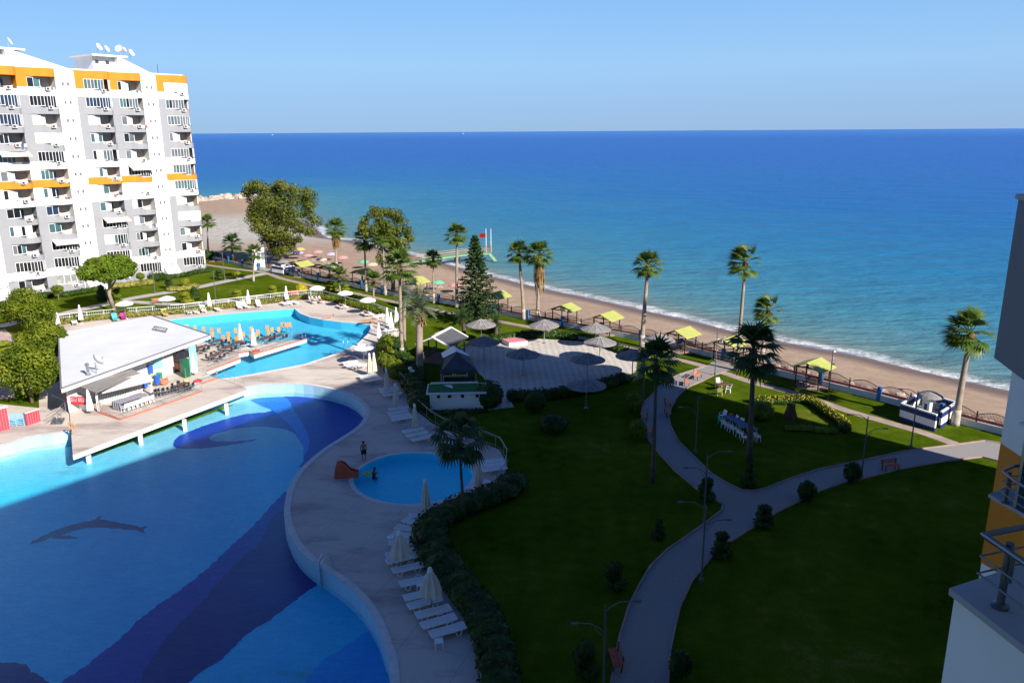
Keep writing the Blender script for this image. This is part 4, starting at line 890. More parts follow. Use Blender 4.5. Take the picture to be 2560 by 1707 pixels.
def fan_crown(seed,n=34,R=2.0,bend=V((0,0,0)),droop=1.0):
    rr=random.Random(seed); b=MB()
    for i in range(n):
        az=i*2.39996+rr.uniform(-.2,.2); t=i/(n-1); el=math.radians(80-118*t**.9)+rr.uniform(-.12,.12)
        d=V((math.cos(el)*math.cos(az),math.cos(el)*math.sin(az),math.sin(el))); d=(d+bend*(.5+.6*rr.random())).normalized()
        pet=R*rr.uniform(.42,.58); o=V((0,0,0)); e=d*pet-V((0,0,.1*pet*(1-el)))
        b.bar(o,e,.05,.03)
        up=V((0,0,1)); sd_=d.cross(up); 
        if sd_.length<.1: sd_=V((1,0,0))
        sd_.normalize(); nl=sd_.cross(d).normalized(); k=11; L=R*rr.uniform(.5,.68)
        for j in range(k):
            a=(j-(k-1)/2)/(k-1)*2.5; bl=L*(1-.16*abs(a)); dd=(d*math.cos(a)+sd_*math.sin(a)).normalized()
            w=bl*.085; m1=e+dd*bl*.6; q=(dd+V((0,0,-.95*droop*(.5+.5*rr.random())))+bend*.6).normalized(); tip=m1+q*bl*.55
            s_=dd.cross(nl).normalized()*w
            b.add([e-s_*.3,e+s_*.3,m1+s_,m1-s_,tip],[(0,1,2,3),(3,2,4)])
    return b
def feather_crown(seed,n=38,R=2.6,stiff=.5):
    rr=random.Random(seed); b=MB()
    for i in range(n):
        az=i*2.39996; t=i/(n-1); el=math.radians(82-95*t)+rr.uniform(-.1,.1); L=R*rr.uniform(.85,1.1); p=V((0,0,0)); d=V((math.cos(el)*math.cos(az),math.cos(el)*math.sin(az),math.sin(el))); pts=[p]
        for s_ in range(7):
            p=p+d*L/7; pts.append(p); d=(d-V((0,0,stiff*.22*(1+s_*.25)))).normalized()
        b.tube(pts,[.03-.003*j for j in range(8)],4,cap=False)
        for j in range(1,8):
            for h in(0,.5):
                if rr.random()<.12: continue
                q=pts[j-1]+(pts[j]-pts[j-1])*h; dd=(pts[j]-pts[j-1]).normalized(); sd_=dd.cross(V((0,0,1)))
                if sd_.length<.05: sd_=V((1,0,0))
                sd_.normalize(); ll=L*.24*(1-.55*abs(j/7-.45))
                for sg in(-1,1):
                    tip=q+(sd_*sg*.85+dd*rr.uniform(.35,.95)+V((0,0,.18-.55*rr.random()))).normalized()*ll; w=dd*.055
                    b.add([q-w,q+w,tip+w*.5,tip-w*.3],[(0,1,2,3)])
    return b
def skirt(seed,R,H,n=90):
    rr=random.Random(seed); b=MB()
    for i in range(n):
        a=rr.uniform(0,2*PI); z=-rr.uniform(0,H*.75); r=R*rr.uniform(.5,1); l=H*rr.uniform(.3,.55); w=rr.uniform(.05,.12)
        p=V((.25*math.cos(a),.25*math.sin(a),z+.1)); q=V((r*math.cos(a),r*math.sin(a),z-.2)); e=q+V((rr.uniform(-.2,.2),rr.uniform(-.2,.2),-l)); s_=V((-math.sin(a),math.cos(a),0))*w
        b.add([p-s_*.3,p+s_*.3,q+s_,q-s_,e+s_*.6,e-s_*.6],[(0,1,2,3),(3,2,4,5)])
    return b
CR={}
def crown_mesh(key,mk,m):
    if key not in CR:
        o=mk().build('crown',m); CR[key]=o.data; bpy.data.objects.remove(o)
    return CR[key]
def palm(label,bx,by,cx,cy,kind='fan',cr=1.0,tr=.20,group='palms along the beach fence',dead=0,leaf='palm_leaf',dist=None):
    base=G(bx,by); z=height(base,cx,cy)
    d=ray(cx,cy); hd=math.hypot(base.x,base.y)/math.hypot(d.x,d.y); top=CAMP+d*hd; top.z=z
    t=thing('palm_tree',label,'palm tree',base,0,group); T=top-base
    b=MB(); n=9; pts=[]; rs=[]
    for i in range(n+1):
        u=i/n; pts.append(V((T.x*u**1.3,T.y*u**1.3,T.z*u))); rs.append(tr*(1.55-1.1*u if u<.12 else 1.35-.5*u) if kind!='date' else tr*1.3)
    wh=len([p for p in pts if p.z<1.3])
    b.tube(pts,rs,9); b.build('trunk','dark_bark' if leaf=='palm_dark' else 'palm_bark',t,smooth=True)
    if T.z>4 and kind!='date' and leaf!='palm_dark':
        w=MB(); u=min(.22,1.5/T.z); w.tube([V((T.x*(u*i/4)**1.3,T.y*(u*i/4)**1.3,T.z*u*i/4)) for i in range(5)],[tr*(1.58-1.1*u*i/4)+.02 for i in range(5)],9); w.build('painted_base','white_bark',t,smooth=True)
    bt=MB(); bt.lathe([(tr*.7,-1.1*cr),(tr*1.5,-.7*cr),(tr*1.8,-.3*cr),(tr*1.1,.1)],9,(T.x,T.y,T.z),wob=.3); bt.build('leaf_base','brown_boot',t)
    var=int(bx)%3
    if kind=='fan': me=crown_mesh(('fan',var,leaf),lambda:fan_crown(var),leaf)
    elif kind=='windy': me=crown_mesh(('windy',var,leaf),lambda:fan_crown(10+var,34,2.0,V((-.75,.12,.05)),.7),leaf)
    elif kind=='date': me=crown_mesh(('date',var,leaf),lambda:feather_crown(var),leaf)
    elif kind=='droop': me=crown_mesh(('droop',var,leaf),lambda:feather_crown(var,48,2.6,.95),leaf)
    elif kind=='droopfan': me=crown_mesh(('droopfan',var,leaf),lambda:fan_crown(40+var,30,2.1,V((-.05,0,-.12)),1.7),leaf)
    elif kind=='young': me=crown_mesh(('young',var,leaf),lambda:fan_crown(20+var,22,1.9,V((0,0,.25)),.6),leaf)
    elif kind=='big': me=crown_mesh(('big',var,leaf),lambda:fan_crown(30+var,30,2.1,V((-.08,0,0)),1.0),leaf)
    c=bpy.data.objects.new('crown',me); COL.objects.link(c); c.parent=t; c.location=T; c.scale=(cr,cr,cr); c.rotation_euler=(0,0,0 if kind=='windy' else bx*.7)
    if dead: s_=skirt(int(bx),.75*cr,dead).build('dead_fronds','dead_leaf',t,T+V((0,0,-.3)))
    return t
f=lambda k,bx,by,cx,cy:(*S(k,bx,by),*S(k,cx,cy))
palm('slim fan palm right beside the apartment block',*f('C',265,930,255,590),'fan',.95,.15)
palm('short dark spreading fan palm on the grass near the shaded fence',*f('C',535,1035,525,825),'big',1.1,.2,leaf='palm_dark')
palm('bright young fan palm in front of the white garden gate wall',*f('C',758,1235,765,935),'young',1.0,.13)
palm('fan palm with long brown dead skirt rising behind the gazebos',*f('C',1660,1110,1650,660),'fan',1.15,.18,dead=3.2)
palm('fan palm with brown collar left of the white trunked palm',*f('C',1985,1345,1965,790),'fan',1.1,.15,dead=1.2)
palm('tall pale trunked fan palm in front of the second eucalyptus',*f('C',2195,1385,2160,750),'fan',1.0,.17)
palm('small bright young palm between the striped topiaries and the parasols',*f('C',1700,1390,1690,1180),'young',.9,.14)
palm('small bright young palm behind the right hand open parasol',*f('C',2065,1470,2065,1230),'young',.9,.14)
palm('tall palm, left trunk of the close pair by the pool fence','x' and S('G',545,610)[0],S('G',545,610)[1],*S('F',690,740),'big',1.1,.18,'palms by the pool')
palm('tall palm, right trunk of the close pair by the pool fence',*S('G',570,435),*S('F',745,1040),'date',.7,.17,'palms by the pool',leaf='date_leaf')
palm('stout grey green date palm with orange skirt by the dark pavilion',*S('G',740,790),*S('F',905,1190),'date',1.05,.3,'palms by the pool',leaf='date_leaf',dead=1.1)
palm('slim fan palm with bare upper trunk in front of the jetty',*f('F',1065,1125,1058,640),'fan',.8,.12,dead=.9)
palm('tall straight fan palm left of the dark conifer',*f('F',1315,1175,1318,380),'fan',.98,.2)
palm('fan palm, left of the pair right of the dark conifer',*f('F',2045,1300,1990,585),'fan',1.0,.2)
palm('fan palm with a thick golden skirt of dead fronds',*f('F',2195,1320,2215,590),'fan',1.08,.2,dead=4.2)
palm('tall leaning fan palm in the middle of the beach fence',*f('H',1675,1335,1745,450),'fan',1.02,.22,dead=.8)
palm('tallest wind blown fan palm right of the middle',*f('I',1055,1510,1150,330),'windy',1.02,.17,dead=0)
palm('shorter wind blown fan palm behind the dark one',*f('I',1330,1340,1400,850),'windy',.95,.16)
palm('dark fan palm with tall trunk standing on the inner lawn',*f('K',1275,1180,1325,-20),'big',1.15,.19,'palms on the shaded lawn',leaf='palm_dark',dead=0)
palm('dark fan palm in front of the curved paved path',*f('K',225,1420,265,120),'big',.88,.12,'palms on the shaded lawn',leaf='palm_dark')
palm('thick trunked fan palm at the right beside the blue and white shower',*f('J',1600,1405,1775,400),'windy',1.15,.23,dead=0)
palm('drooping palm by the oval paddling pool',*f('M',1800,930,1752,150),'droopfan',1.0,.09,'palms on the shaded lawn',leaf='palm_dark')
def tree(name,label,cat,base,trunk,clumps,leaf,bark,size,group=None,lim=True,parts_extra=None,shell=.5,asp=.55):
    t=thing(name,label,cat,base,0,group); b=MB()
    for pts,rs in trunk: b.tube(pts,rs,8)
    b.build('trunk',bark,t,smooth=True); c=MB()
    for i,(p,r,n) in enumerate(clumps): c.leaves(p,r,n,size,0,i*13+int(base.x*7)%97,shell,asp=asp)
    c.build('crown',leaf,t); return t
def px_clumps(base,pts,dscale=.8,dens=60,seed=1,jit=.25):
    """clump centres surveyed in the picture at the distance of the trunk, spread in depth"""
    rr=random.Random(seed); out=[]; hd0=math.hypot(base.x,base.y)
    for (px,py,rx,ry) in pts:
        off=rr.uniform(-1,1)
        p=at(px,py,hd0); k=1/pxm(p); r=V((rx*k,(rx+ry)/2*k*dscale,ry*k)); p=p+V((0,off*1.6*jit*4,0)); q=p-base
        out.append((q,r*1.32,int(dens*(r.x*r.z)**.9*1.9)+40))
    return out
# the two big eucalyptus trees on the beach edge
eb=G(*S('C',1065,1030)); EU=[(820,190,90,60),(690,270,60,50),(740,210,70,55),(880,260,110,70),(1010,230,80,80),(1100,170,60,50),(1200,230,110,60),(1300,290,100,70),(950,370,150,80),(1130,330,120,80),(1280,380,120,70),(1360,420,60,60),(760,400,90,70),(850,460,130,80),(1000,480,130,80),(1180,470,120,70),(1320,500,80,50),(720,500,70,60),(760,560,90,60),(880,590,120,70),(1050,590,110,70),(1220,580,110,60),(1400,590,80,50),(800,660,90,50),(940,690,110,60),(1090,700,110,70),(1240,680,110,50),(1370,700,70,40),(900,790,90,60),(1020,800,100,70),(1130,800,70,70),(930,880,70,60),(1040,890,90,60),(1120,880,60,50),(1250,770,40,40),(860,730,60,50)]
tree('eucalyptus_tree','largest broad eucalyptus on the beach edge behind the round kiosk','tree',eb,[([(0,0,0),(.1,0,3),(-.6,.3,6),(-1.5,.5,11),(-3,.5,15)],[.6,.5,.42,.3,.1]),([(0,0,3),(1.5,0,7),(3,.3,12),(4,.5,16)],[.45,.35,.22,.06])],px_clumps(eb,[(*S('C',x,y),rx/4.3556,ry/4.3556) for x,y,rx,ry in EU],1.0,170,3,.45),'olive_leaf','bark',.24,shell=.12,asp=.42)
eb=G(*S('F',620,1010)); EU=[(410,110,50,40),(390,170,60,40),(480,150,70,50),(560,150,70,50),(640,170,80,60),(680,240,80,50),(560,250,80,60),(470,230,60,50),(290,240,50,50),(310,320,70,50),(260,300,40,40),(350,370,50,40),(700,330,90,50),(790,330,50,50),(800,410,50,40),(620,340,80,50),(700,430,90,40),(560,400,60,50),(640,480,80,50),(700,520,80,40),(600,560,60,50),(660,580,50,40),(500,510,50,60),(560,330,80,60),(610,410,80,60),(520,320,70,60),(450,310,60,60),(560,480,60,60),(480,400,50,60),(480,620,30,60),(490,700,25,45),(780,440,50,30)]
tree('eucalyptus_tree','second looser eucalyptus with gaps and hanging strands behind the palms','tree',eb,[([(0,0,0),(.2,0,2.5),(.6,.2,5),(.2,.2,7.5),(-.4,.4,9)],[.36,.32,.26,.16,.05]),([(.5,0,4),(1.5,0,6),(2.0,.2,8.2)],[.2,.14,.05]),([(.3,0,3.5),(-1,.3,6),(-1.8,.3,7.5)],[.2,.13,.05])],px_clumps(eb,[(*S('F',x,y),rx/4.3556,ry/4.3556) for x,y,rx,ry in EU],.9,150,5,.3),'olive_leaf','palm_bark',.23,shell=.12,asp=.42)
# dark conifer with tiered branches
cb=G(*S('F',1550,1355)); t=thing('conifer_tree','tall dark conifer with tiers of drooping branches beside the fence','conifer tree',cb); H=height(cb,*S('F',1500,390)); b=MB(); b.tube([(0,0,0),(-.2,0,H*.5),(-.55,0,H)],[.24,.15,.02],8); b.build('trunk','bark',t,smooth=True)
b=MB(); rr=random.Random(5); k=0; z=1.1
while z<H-.1:
    u=z/H; r=3.6*(1-u)**.72*(1 if u>.12 else .75)*(1.0 if u<.55 else .85); n=9 if u<.6 else 8
    if .34<u<.60: n=6
    for j in range(n):
        a=j*2*PI/n+k*.5+rr.uniform(-.15,.15); L=r*rr.uniform(.8,1.15)
        for s_ in range(9):
            q=(s_+1)/9; p=V((-.3*u+L*q*math.cos(a),L*q*math.sin(a),z+.25*q-.18*q*q*L*.3))
            b.leaves(p,(.20+.1*(1-q),.20,.13),7 if u<.6 else 8,.17,0,k*97+j*13+s_,.2)
    k+=1; z+=.42+.12*(1-u)
b.build('crown','conifer_leaf',t)
# umbrella pine in front of the apartments
ub=G(*S('B',1250,1560)); cl=[]
rr=random.Random(8)
for i in range(46):
    a=rr.uniform(0,2*PI); q=rr.random()**.5; zt_=math.sqrt(max(0,1-q*q)); v=rr.uniform(-1,.85); q=math.sqrt(1-v*v); X=1170+200*q*math.cos(a); dep=q*math.sin(a); Y=1105+118*v*(.9 if v<0 else .75)
    p=at(*S('B',X,Y),math.hypot(ub.x,ub.y)); p=p+V((0,dep*4.2,0)); cl.append((p-ub,V((1.25,1.15,.8)),520))
tp=at(*S('B',1200,1180),math.hypot(ub.x,ub.y))-ub
tree('umbrella_pine','umbrella pine with round bright green crown before the apartment block','pine tree',ub,[([(0,0,0),(-.5,0,tp.z*.5),tuple(tp)],[.34,.27,.22]),([(tp.x*.6,tp.y*.6,tp.z*.7),(tp.x-2,tp.y,tp.z+1.2)],[.16,.08]),([(tp.x*.6,tp.y*.6,tp.z*.7),(tp.x+1.8,tp.y+.5,tp.z+1.2)],[.16,.08]),([tuple(tp),(tp.x,tp.y,tp.z+1.5)],[.2,.08])],cl,'pine_leaf','palm_bark',.17)
sk=thing('tree_stake','thin wooden stake propping the umbrella pine','stake',G(*S('B',1185,1500))); MB().tube([(0,0,0),(-.4,.2,5.4)],.06,6).build('pole','bark',sk)
# three bushy trees left of the bar
for i,(x,y,R,hh,lb) in enumerate(((305,500,3.3,6.2,'rearmost bushy tree left of the bar roof'),(420,800,2.9,5.6,'middle bushy tree pressed against the bar roof'),(300,1145,3.2,6.0,'nearest bushy tree beside the red tiled wall'))):
    bb=G(*S('L',x,y)); rr=random.Random(i+3); cl=[]
    for j in range(20):
        d=V((rr.gauss(0,1),rr.gauss(0,1),abs(rr.gauss(0,.9)))).normalized(); cl.append((V((d.x*R*.68,d.y*R*.68,hh*.42+d.z*hh*.42)),V((R*.40,R*.40,hh*.22)),430))
    cl.append((V((0,0,hh*.5)),V((R*.75,R*.75,hh*.4)),1400))
    tree('bushy_tree',lb,'tree',bb,[([(0,0,0),(0,.1,hh*.6)],[.2,.1]),([(0,0,.5),(.9,.2,hh*.6)],[.13,.06]),([(0,0,.5),(-.8,-.2,hh*.6)],[.13,.06])],cl,'bush_leaf','bark',.16,'bushy trees beside the bar')
# cycads
for x,y,bx,by,lb in ((1740,1320,1745,1480,'round cycad on a short trunk between conifer and plaza parasols'),(1385,1270,1395,1470,'cycad at the foot of the dark conifer')):
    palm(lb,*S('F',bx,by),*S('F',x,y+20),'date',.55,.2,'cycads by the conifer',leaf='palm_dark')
# clipped shrubs ---------------------------------------------------------------
def shrub(label,base,shape,leaf,group,h=1.3,r=.7):
    t=thing('topiary_shrub',label,'shrub',base,0,group); b=MB(); rr=int(base.x*31+base.y*17)
    MB().tube([(0,0,0),(0,0,h*.8)],.06,6).build('stem','bark',t)
    def lump(c,rad,i):
        b.blob(c,(rad[0]*.9,rad[1]*.9,rad[2]*.9),0,.05,rr+i,12,8,2.5); b.leaves(c,(rad[0]*1.05,rad[1]*1.05,rad[2]*1.08),int(380*rad[0]*max(rad[2],.25)/ .5)+60,.10,0,rr+i,.78)
    if shape=='disc':
        for i in range(3): lump((0,0,h*(.2+.3*i)),(r*(1-.17*i),r*(1-.17*i),h*.14),i)
    elif shape=='ball': lump((0,0,h*.55),(r,r,h*.5),0)
    elif shape=='tree': lump((0,0,h*.8),(r,r,h*.28),0)
    elif shape=='cone':
        for i in range(3): lump((0,0,h*(.25+.25*i)),(r*(1-.28*i),r*(1-.28*i),h*.24),i)
    elif shape=='spiral':
        for i in range(3): lump((r*.25*math.cos(i*2.4),r*.25*math.sin(i*2.4),h*(.22+.3*i)),(r*(1-.12*i),r*(1-.12*i),h*.2),i)
    b.build('foliage',leaf,t); return t
SHR=[('C',1595,1345,'disc','lime_leaf',2.0,1.15,'left yellow green topiary of stacked discs behind the parasols'),('C',1760,1375,'disc','lime_leaf',1.8,1.0,'right yellow green topiary of stacked discs beside the young palm'),('C',1285,1370,'ball','gold_leaf',1.6,.95,'golden ball shrub by the red planter'),('C',1190,1385,'ball','flower_red',.8,.9,'low russet flowering shrub beside the golden ball'),('C',975,1400,'spiral','lime_leaf',1.9,.8,'leaning lime spiral shrub behind the folded parasols'),('C',585,1435,'spiral','lime_leaf',1.7,.9,'lime spiral shrub in the middle of the sunny lawn edge'),('C',120,1440,'cone','hedge_leaf',2.3,1.0,'dark green cone shrub below the apartment corner'),('C',25,1470,'spiral','lime_leaf',1.8,1.0,'lime spiral shrub at the left of the dark cone'),('C',15,1290,'ball','lime_leaf',1.5,.8,'round lime shrub above the pale flower bed'),('C',580,1220,'tree','lime_leaf',1.6,.8,'small ball tree on a stem beside the grey path'),('C',385,1215,'spiral','hedge_leaf',1.9,.7,'dark round shrub by the street lamp'),('B',1850,1320,'spiral','hedge_leaf',2.3,.75,'slim spiral shrub under the apartment corner'),('B',1540,1285,'tree','bush_leaf',2.2,.75,'ball tree in the yellow hedge by the wall'),('B',640,1440,'tree','bush_leaf',2.3,.95,'flat topped small tree on a white stem'),('B',1115,1440,'cone','conifer_leaf',2.6,1.0,'dark cone shrub behind the umbrella pine'),('B',1290,1500,'disc','bush_leaf',3.0,.9,'disc topiary at the right of the pine trunk'),('w',450,720,'cone','lime_leaf',2.3,1.3,'yellow green shrub behind the bushy trees'),('w',650,760,'disc','lime_leaf',2.2,1.1,'disc topiary between bushy trees and pool fence'),('w',45,1330,'disc','lime_leaf',2.2,1.6,'broad lime topiary at the left edge'),('w',0,1420,'ball','lime_leaf',1.6,.9,'lime bush at the left frame below the broad topiary'),
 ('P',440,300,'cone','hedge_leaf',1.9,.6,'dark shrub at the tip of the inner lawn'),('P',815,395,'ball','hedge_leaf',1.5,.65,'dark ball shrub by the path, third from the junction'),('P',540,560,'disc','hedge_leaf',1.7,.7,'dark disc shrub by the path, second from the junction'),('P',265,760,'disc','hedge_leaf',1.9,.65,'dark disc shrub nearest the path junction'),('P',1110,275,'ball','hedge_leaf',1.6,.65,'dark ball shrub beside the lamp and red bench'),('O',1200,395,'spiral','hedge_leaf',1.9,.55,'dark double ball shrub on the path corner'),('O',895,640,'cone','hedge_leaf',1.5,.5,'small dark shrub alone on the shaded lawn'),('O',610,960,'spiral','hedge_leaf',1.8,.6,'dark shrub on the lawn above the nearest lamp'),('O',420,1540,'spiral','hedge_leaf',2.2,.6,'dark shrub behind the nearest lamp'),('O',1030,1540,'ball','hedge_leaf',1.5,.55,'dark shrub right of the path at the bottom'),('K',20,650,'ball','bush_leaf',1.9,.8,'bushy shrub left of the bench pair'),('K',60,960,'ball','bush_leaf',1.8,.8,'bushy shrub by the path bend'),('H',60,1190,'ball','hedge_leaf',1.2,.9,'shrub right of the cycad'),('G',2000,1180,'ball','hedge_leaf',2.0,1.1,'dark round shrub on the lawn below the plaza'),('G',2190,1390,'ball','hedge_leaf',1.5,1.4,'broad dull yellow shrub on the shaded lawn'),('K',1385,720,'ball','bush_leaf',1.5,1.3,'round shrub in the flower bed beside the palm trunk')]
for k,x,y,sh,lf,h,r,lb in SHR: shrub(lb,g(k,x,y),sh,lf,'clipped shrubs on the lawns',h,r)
def hedge(name,label,pts,w,h,leaf,dens=110,size=.12,cat='hedge',group=None,solid=True,kind=None):
    p0=V((pts[0].x,pts[0].y,0)); t=thing(name,label,cat,p0,0,group); b=MB(); P_=smooth_loop(pts,3,False); rr=random.Random(int(p0.x*10)+3)
    if solid:
        for i,(p,a) in enumerate(along(P_,w*.7)): b.blob(((p.x-p0.x),(p.y-p0.y),h*.42),(w*.58,w*.58,h*.5),0,.1,i,8,6,2)
    for i,(p,a) in enumerate(along(P_,w*.6)):
        b.leaves(((p.x-p0.x),(p.y-p0.y),h*.5),(w*.6,w*.6,h*.55*(.9+.25*rr.random())),int(dens*w*h)+12,size,0,i,.8)
    b.build('foliage',leaf,t)
    if cat=='flower bed' and 'yellow' in label:
        b=MB()
        for i,(p,a) in enumerate(along(P_,w*.5)): b.leaves(((p.x-p0.x),(p.y-p0.y),h*.55),(w*.62,w*.62,h*.62),34,.075,0,i+500,.9,low=.15)
        b.build('blossom','gold_leaf',t)
    return t
def hp(k,l): return [g(k,x,y) for x,y in l]
hedge('hedge','dark rounded hedge along the loungers by the paddling pool',hp('M',[(2280,640),(2160,730),(1990,790),(1800,860),(1670,920),(1560,980),(1490,1060),(1470,1160),(1490,1260),(1540,1350),(1610,1450)]),2.2,1.25,'hedge_leaf',90,.14)
hedge('hedge','near dark hedge with yellowish edge at the bottom of the deck',hp('N',[(1640,560),(1760,720),(1900,880),(1980,1050),(2050,1250),(2100,1450),(2130,1700)]),1.9,1.1,'hedge_leaf',120,.12)
hedge('hedge','yellow tipped low planting in front of the near hedge',hp('N',[(1650,640),(1700,760)])+hp('N',[(1800,900),(1860,1000),(1900,1150)]),.7,.75,'bush_leaf',150,.1)
hedge('hedge','bushy green hedge beside the pool fence curve',hp('G',[(400,470),(360,560),(370,650),(430,740),(520,830)]),1.9,1.7,'bush_leaf',90,.15)
hedge('hedge','dark planting between pool fence and date palm',hp('G',[(480,480),(520,620),(600,720),(700,800),(640,900),(720,1000),(760,1150)]),2.2,1.4,'hedge_leaf',70,.15)
hedge('hedge','clipped hedge behind the plaza',hp('H',[(60,1285),(200,1275),(400,1240),(600,1240),(800,1245),(970,1265)]),1.3,1.0,'hedge_leaf',130,.12)
hedge('hedge','clipped hedge at the right of the plaza',hp('H',[(1310,1345),(1450,1400),(1560,1430),(1680,1470)]),1.2,.8,'hedge_leaf',130,.12)
hedge('hedge','long dark clipped hedge at the front of the plaza',[G(1283,1001),G(1340,1000),G(1420,992),G(1500,975),G(1560,955)],1.2,1.2,'hedge_leaf',90,.12)
hedge('hedge','domed dark creeper at the right of the green roofed hut',hp('G',[(1500,1110),(1550,1120),(1610,1120)]),2.4,2.5,'hedge_leaf',60,.16)
hedge('hedge','dark shrubs at the foot of the white hut wall',hp('G',[(850,1195),(1000,1197),(1150,1190),(1300,1185),(1440,1177)]),.7,.4,'hedge_leaf',90,.13)
hedge('hedge','green hedge along the foot of the apartments, left part',hp('B',[(-100,1540),(100,1500),(330,1450),(560,1400)]),1.6,1.0,'hedge_leaf',80,.15)
hedge('hedge','green hedge along the foot of the apartments, middle part',hp('B',[(720,1400),(900,1370),(1090,1335)]),1.4,.9,'hedge_leaf',80,.15)
hedge('hedge','yellow variegated hedge under the apartment wall',hp('B',[(1250,1310),(1400,1300),(1500,1285),(1640,1270)]),1.4,1.0,'reed_leaf',90,.15)
hedge('hedge','tall dark green hedge block under the apartment corner',hp('B',[(1660,1240),(1790,1215)]),1.5,1.5,'hedge_leaf',90,.15)
hedge('hedge','low hedge under the last apartment column',hp('B',[(1830,1200),(2000,1185),(2150,1150),(2280,1130)]),1.2,.8,'hedge_leaf',90,.15)
hedge('hedge','pale flowering bed beside the lime shrubs',hp('B',[(1880,1340),(2000,1335),(2130,1300)]),1.8,.8,'reed_leaf',90,.15,'flower bed')
hedge('hedge','dark bush at the right foot of the apartment block',hp('C',[(260,990),(330,985)]),1.8,1.6,'hedge_leaf',80,.18)
hedge('ornamental_grass','yellow green ornamental grass along the pool fence behind the loungers',[G(140,812),G(300,795),G(440,786),G(564,772),G(700,756),G(766,748)],.8,.75,'reed_leaf',150,.13,'ornamental grass',solid=False)
hedge('ornamental_grass','mixed grasses along the right end of the pool fence',[G(800,746),G(870,763),G(940,782),G(990,800),G(1000,830)],1.0,.8,'bush_leaf',120,.13,'ornamental grass',solid=False)
hedge('flower_bed','long yellow flowering border along the inner lawn',hp('K',[(1350,560),(1500,562),(1690,566)]),.95,.75,'hedge_leaf',170,.10,'flower bed')
hedge('flower_bed','curved yellow flowering border arching to the right',hp('K',[(1720,545),(1900,555),(2040,620),(2140,700),(2250,770),(2310,830),(2315,880)]),.95,.75,'hedge_leaf',170,.10,'flower bed')
hedge('flower_bed','dull planting along the shaded side of the flower border',hp('K',[(1700,850),(1850,850),(2050,870),(2230,880)]),.9,.5,'bush_leaf',90,.12,'flower bed')
t=thing('palm_stump','dark spiky palm stump in the middle of the flower border','palm stump',g('K',1720,715)); b=MB(); b.lathe([(.65,0),(.5,.5),(.35,1.1),(.4,1.3)],10,wob=.3); b.build('trunk','brown_boot',t); b=MB()
for a in range(7): b.bar((0,0,1.1),(.9*math.cos(a*.9),.9*math.sin(a*.9),1.9),.06,.03)
b.build('leaf_stub','brown_boot',t)
# ------------------------------------------------------------------ loungers
def lounger(raised=0):
    o=thing('sun_lounger','white sun lounger','sun lounger')
    def slats(x0,x1,z0,z1,n):
        b=MB(); L=x1-x0
        for s_ in(-1,1): b.bar((x0,s_*.31,z0),(x1,s_*.31,z1),.05,.06)
        for i in range(n):
            u=(i+.5)/n; x=x0+L*u; z=z0+(z1-z0)*u; d=.36*L/n
            dz=(z1-z0)/L*d; b.add([(x-d,-.30,z-dz+.015),(x+d,-.30,z+dz+.015),(x+d,.30,z+dz+.015),(x-d,.30,z-dz+.015)],[(0,1,2,3)])
        b.add([(x0,-.29,z0-.025),(x1,-.29,z1-.025),(x1,.29,z1-.025),(x0,.29,z0-.025)],[(0,1,2,3)],0)
        for x,z in((x0,z0),(x1,z1)): b.bar((x,-.33,z),(x,.33,z),.05,.06)
        return b
    slats(-.95,.28,.34,.34,13).build('seat','plastic_white',o)
    slats(.32,.98,.34,.34+(.55 if raised else .03),8).build('backrest','plastic_white',o)
    for x in(-.55,.55):
        for s_ in(-1,1):
            MB().tube([(x-.22,s_*.3,.32),(x-.1,s_*.3,.03),(x+.06,s_*.3,.02),(x+.2,s_*.3,.32)],.024,6).build('leg','plastic_white',o)
    for s_ in(-1,1): MB().tube([(.05,s_*.33,.34),(.12,s_*.33,.5),(.32,s_*.33,.53),(.45,s_*.33,.36)],.018,6).build('armrest','plastic_white',o)
    return o
def lay(k,ends,row,start=0,raised=(),group=None,mats=None):
    for i,(xa,ya,xb,yb) in enumerate(ends):
        a,c=g(k,xa,ya,.34),g(k,xb,yb,.34); m_=(a+c)/2; d=c-a
        r=i in raised
        place('loungerR' if r else 'lounger',(lambda:lounger(1)) if r else lounger,(m_.x,m_.y,.045),math.atan2(d.y,d.x),f'white slatted sun lounger, {ORD[i+start]} {row}',group or 'white loungers round the pools')
lay('N',[(1460,1105,1765,1020),(1375,1020,1675,935),(1325,920,1620,850),(1260,830,1520,760),(1225,750,1480,690),(1170,620,1450,560)],'from the near end in the bottom row')
lay('M',[(1110,1440,1395,1380),(1060,1350,1320,1290),(1045,1290,1330,1240),(1080,1165,1345,1160),(1115,1075,1350,1110),(1160,1010,1365,1045),(1265,950,1370,990),(1345,895,1460,880)],'along the upper hedge row by the half open parasol')
lay('M',[(1480,835,1570,800),(1545,825,1655,795)],'of two half hidden behind the hedge')
lay('M',[(1955,375,2175,360),(1975,412,2195,397),(1995,455,2205,430)],'from the back, right of the paddling pool')
lay('M',[(1870,635,2030,570),(1960,650,2115,605),(1810,700,1930,665)],'of three by the right paddling pool parasol')
lay('M',[(1610,215,1720,170),(1790,300,1900,270)],'of two under the drooping palm')
lay('G',[(560,1395,765,1360),(600,1440,810,1400),(650,1485,865,1440)],'of three nearest the standing man')
lay('G',[(405,1150,605,1130),(395,1195,600,1165),(420,1230,625,1200),(440,1265,640,1230)],'from the back in the group of four')
lay('G',[(300,935,490,910),(310,965,505,935),(340,995,535,970)],'of three level with the dark blue pool')
lay('G',[(75,795,270,770),(100,820,280,790),(135,845,315,815)],'of three under two parasols at the shadow edge')
lay('G',[(-110,650,60,615),(-80,680,80,640),(-10,695,140,660)],'of three under the deck edge parasol')
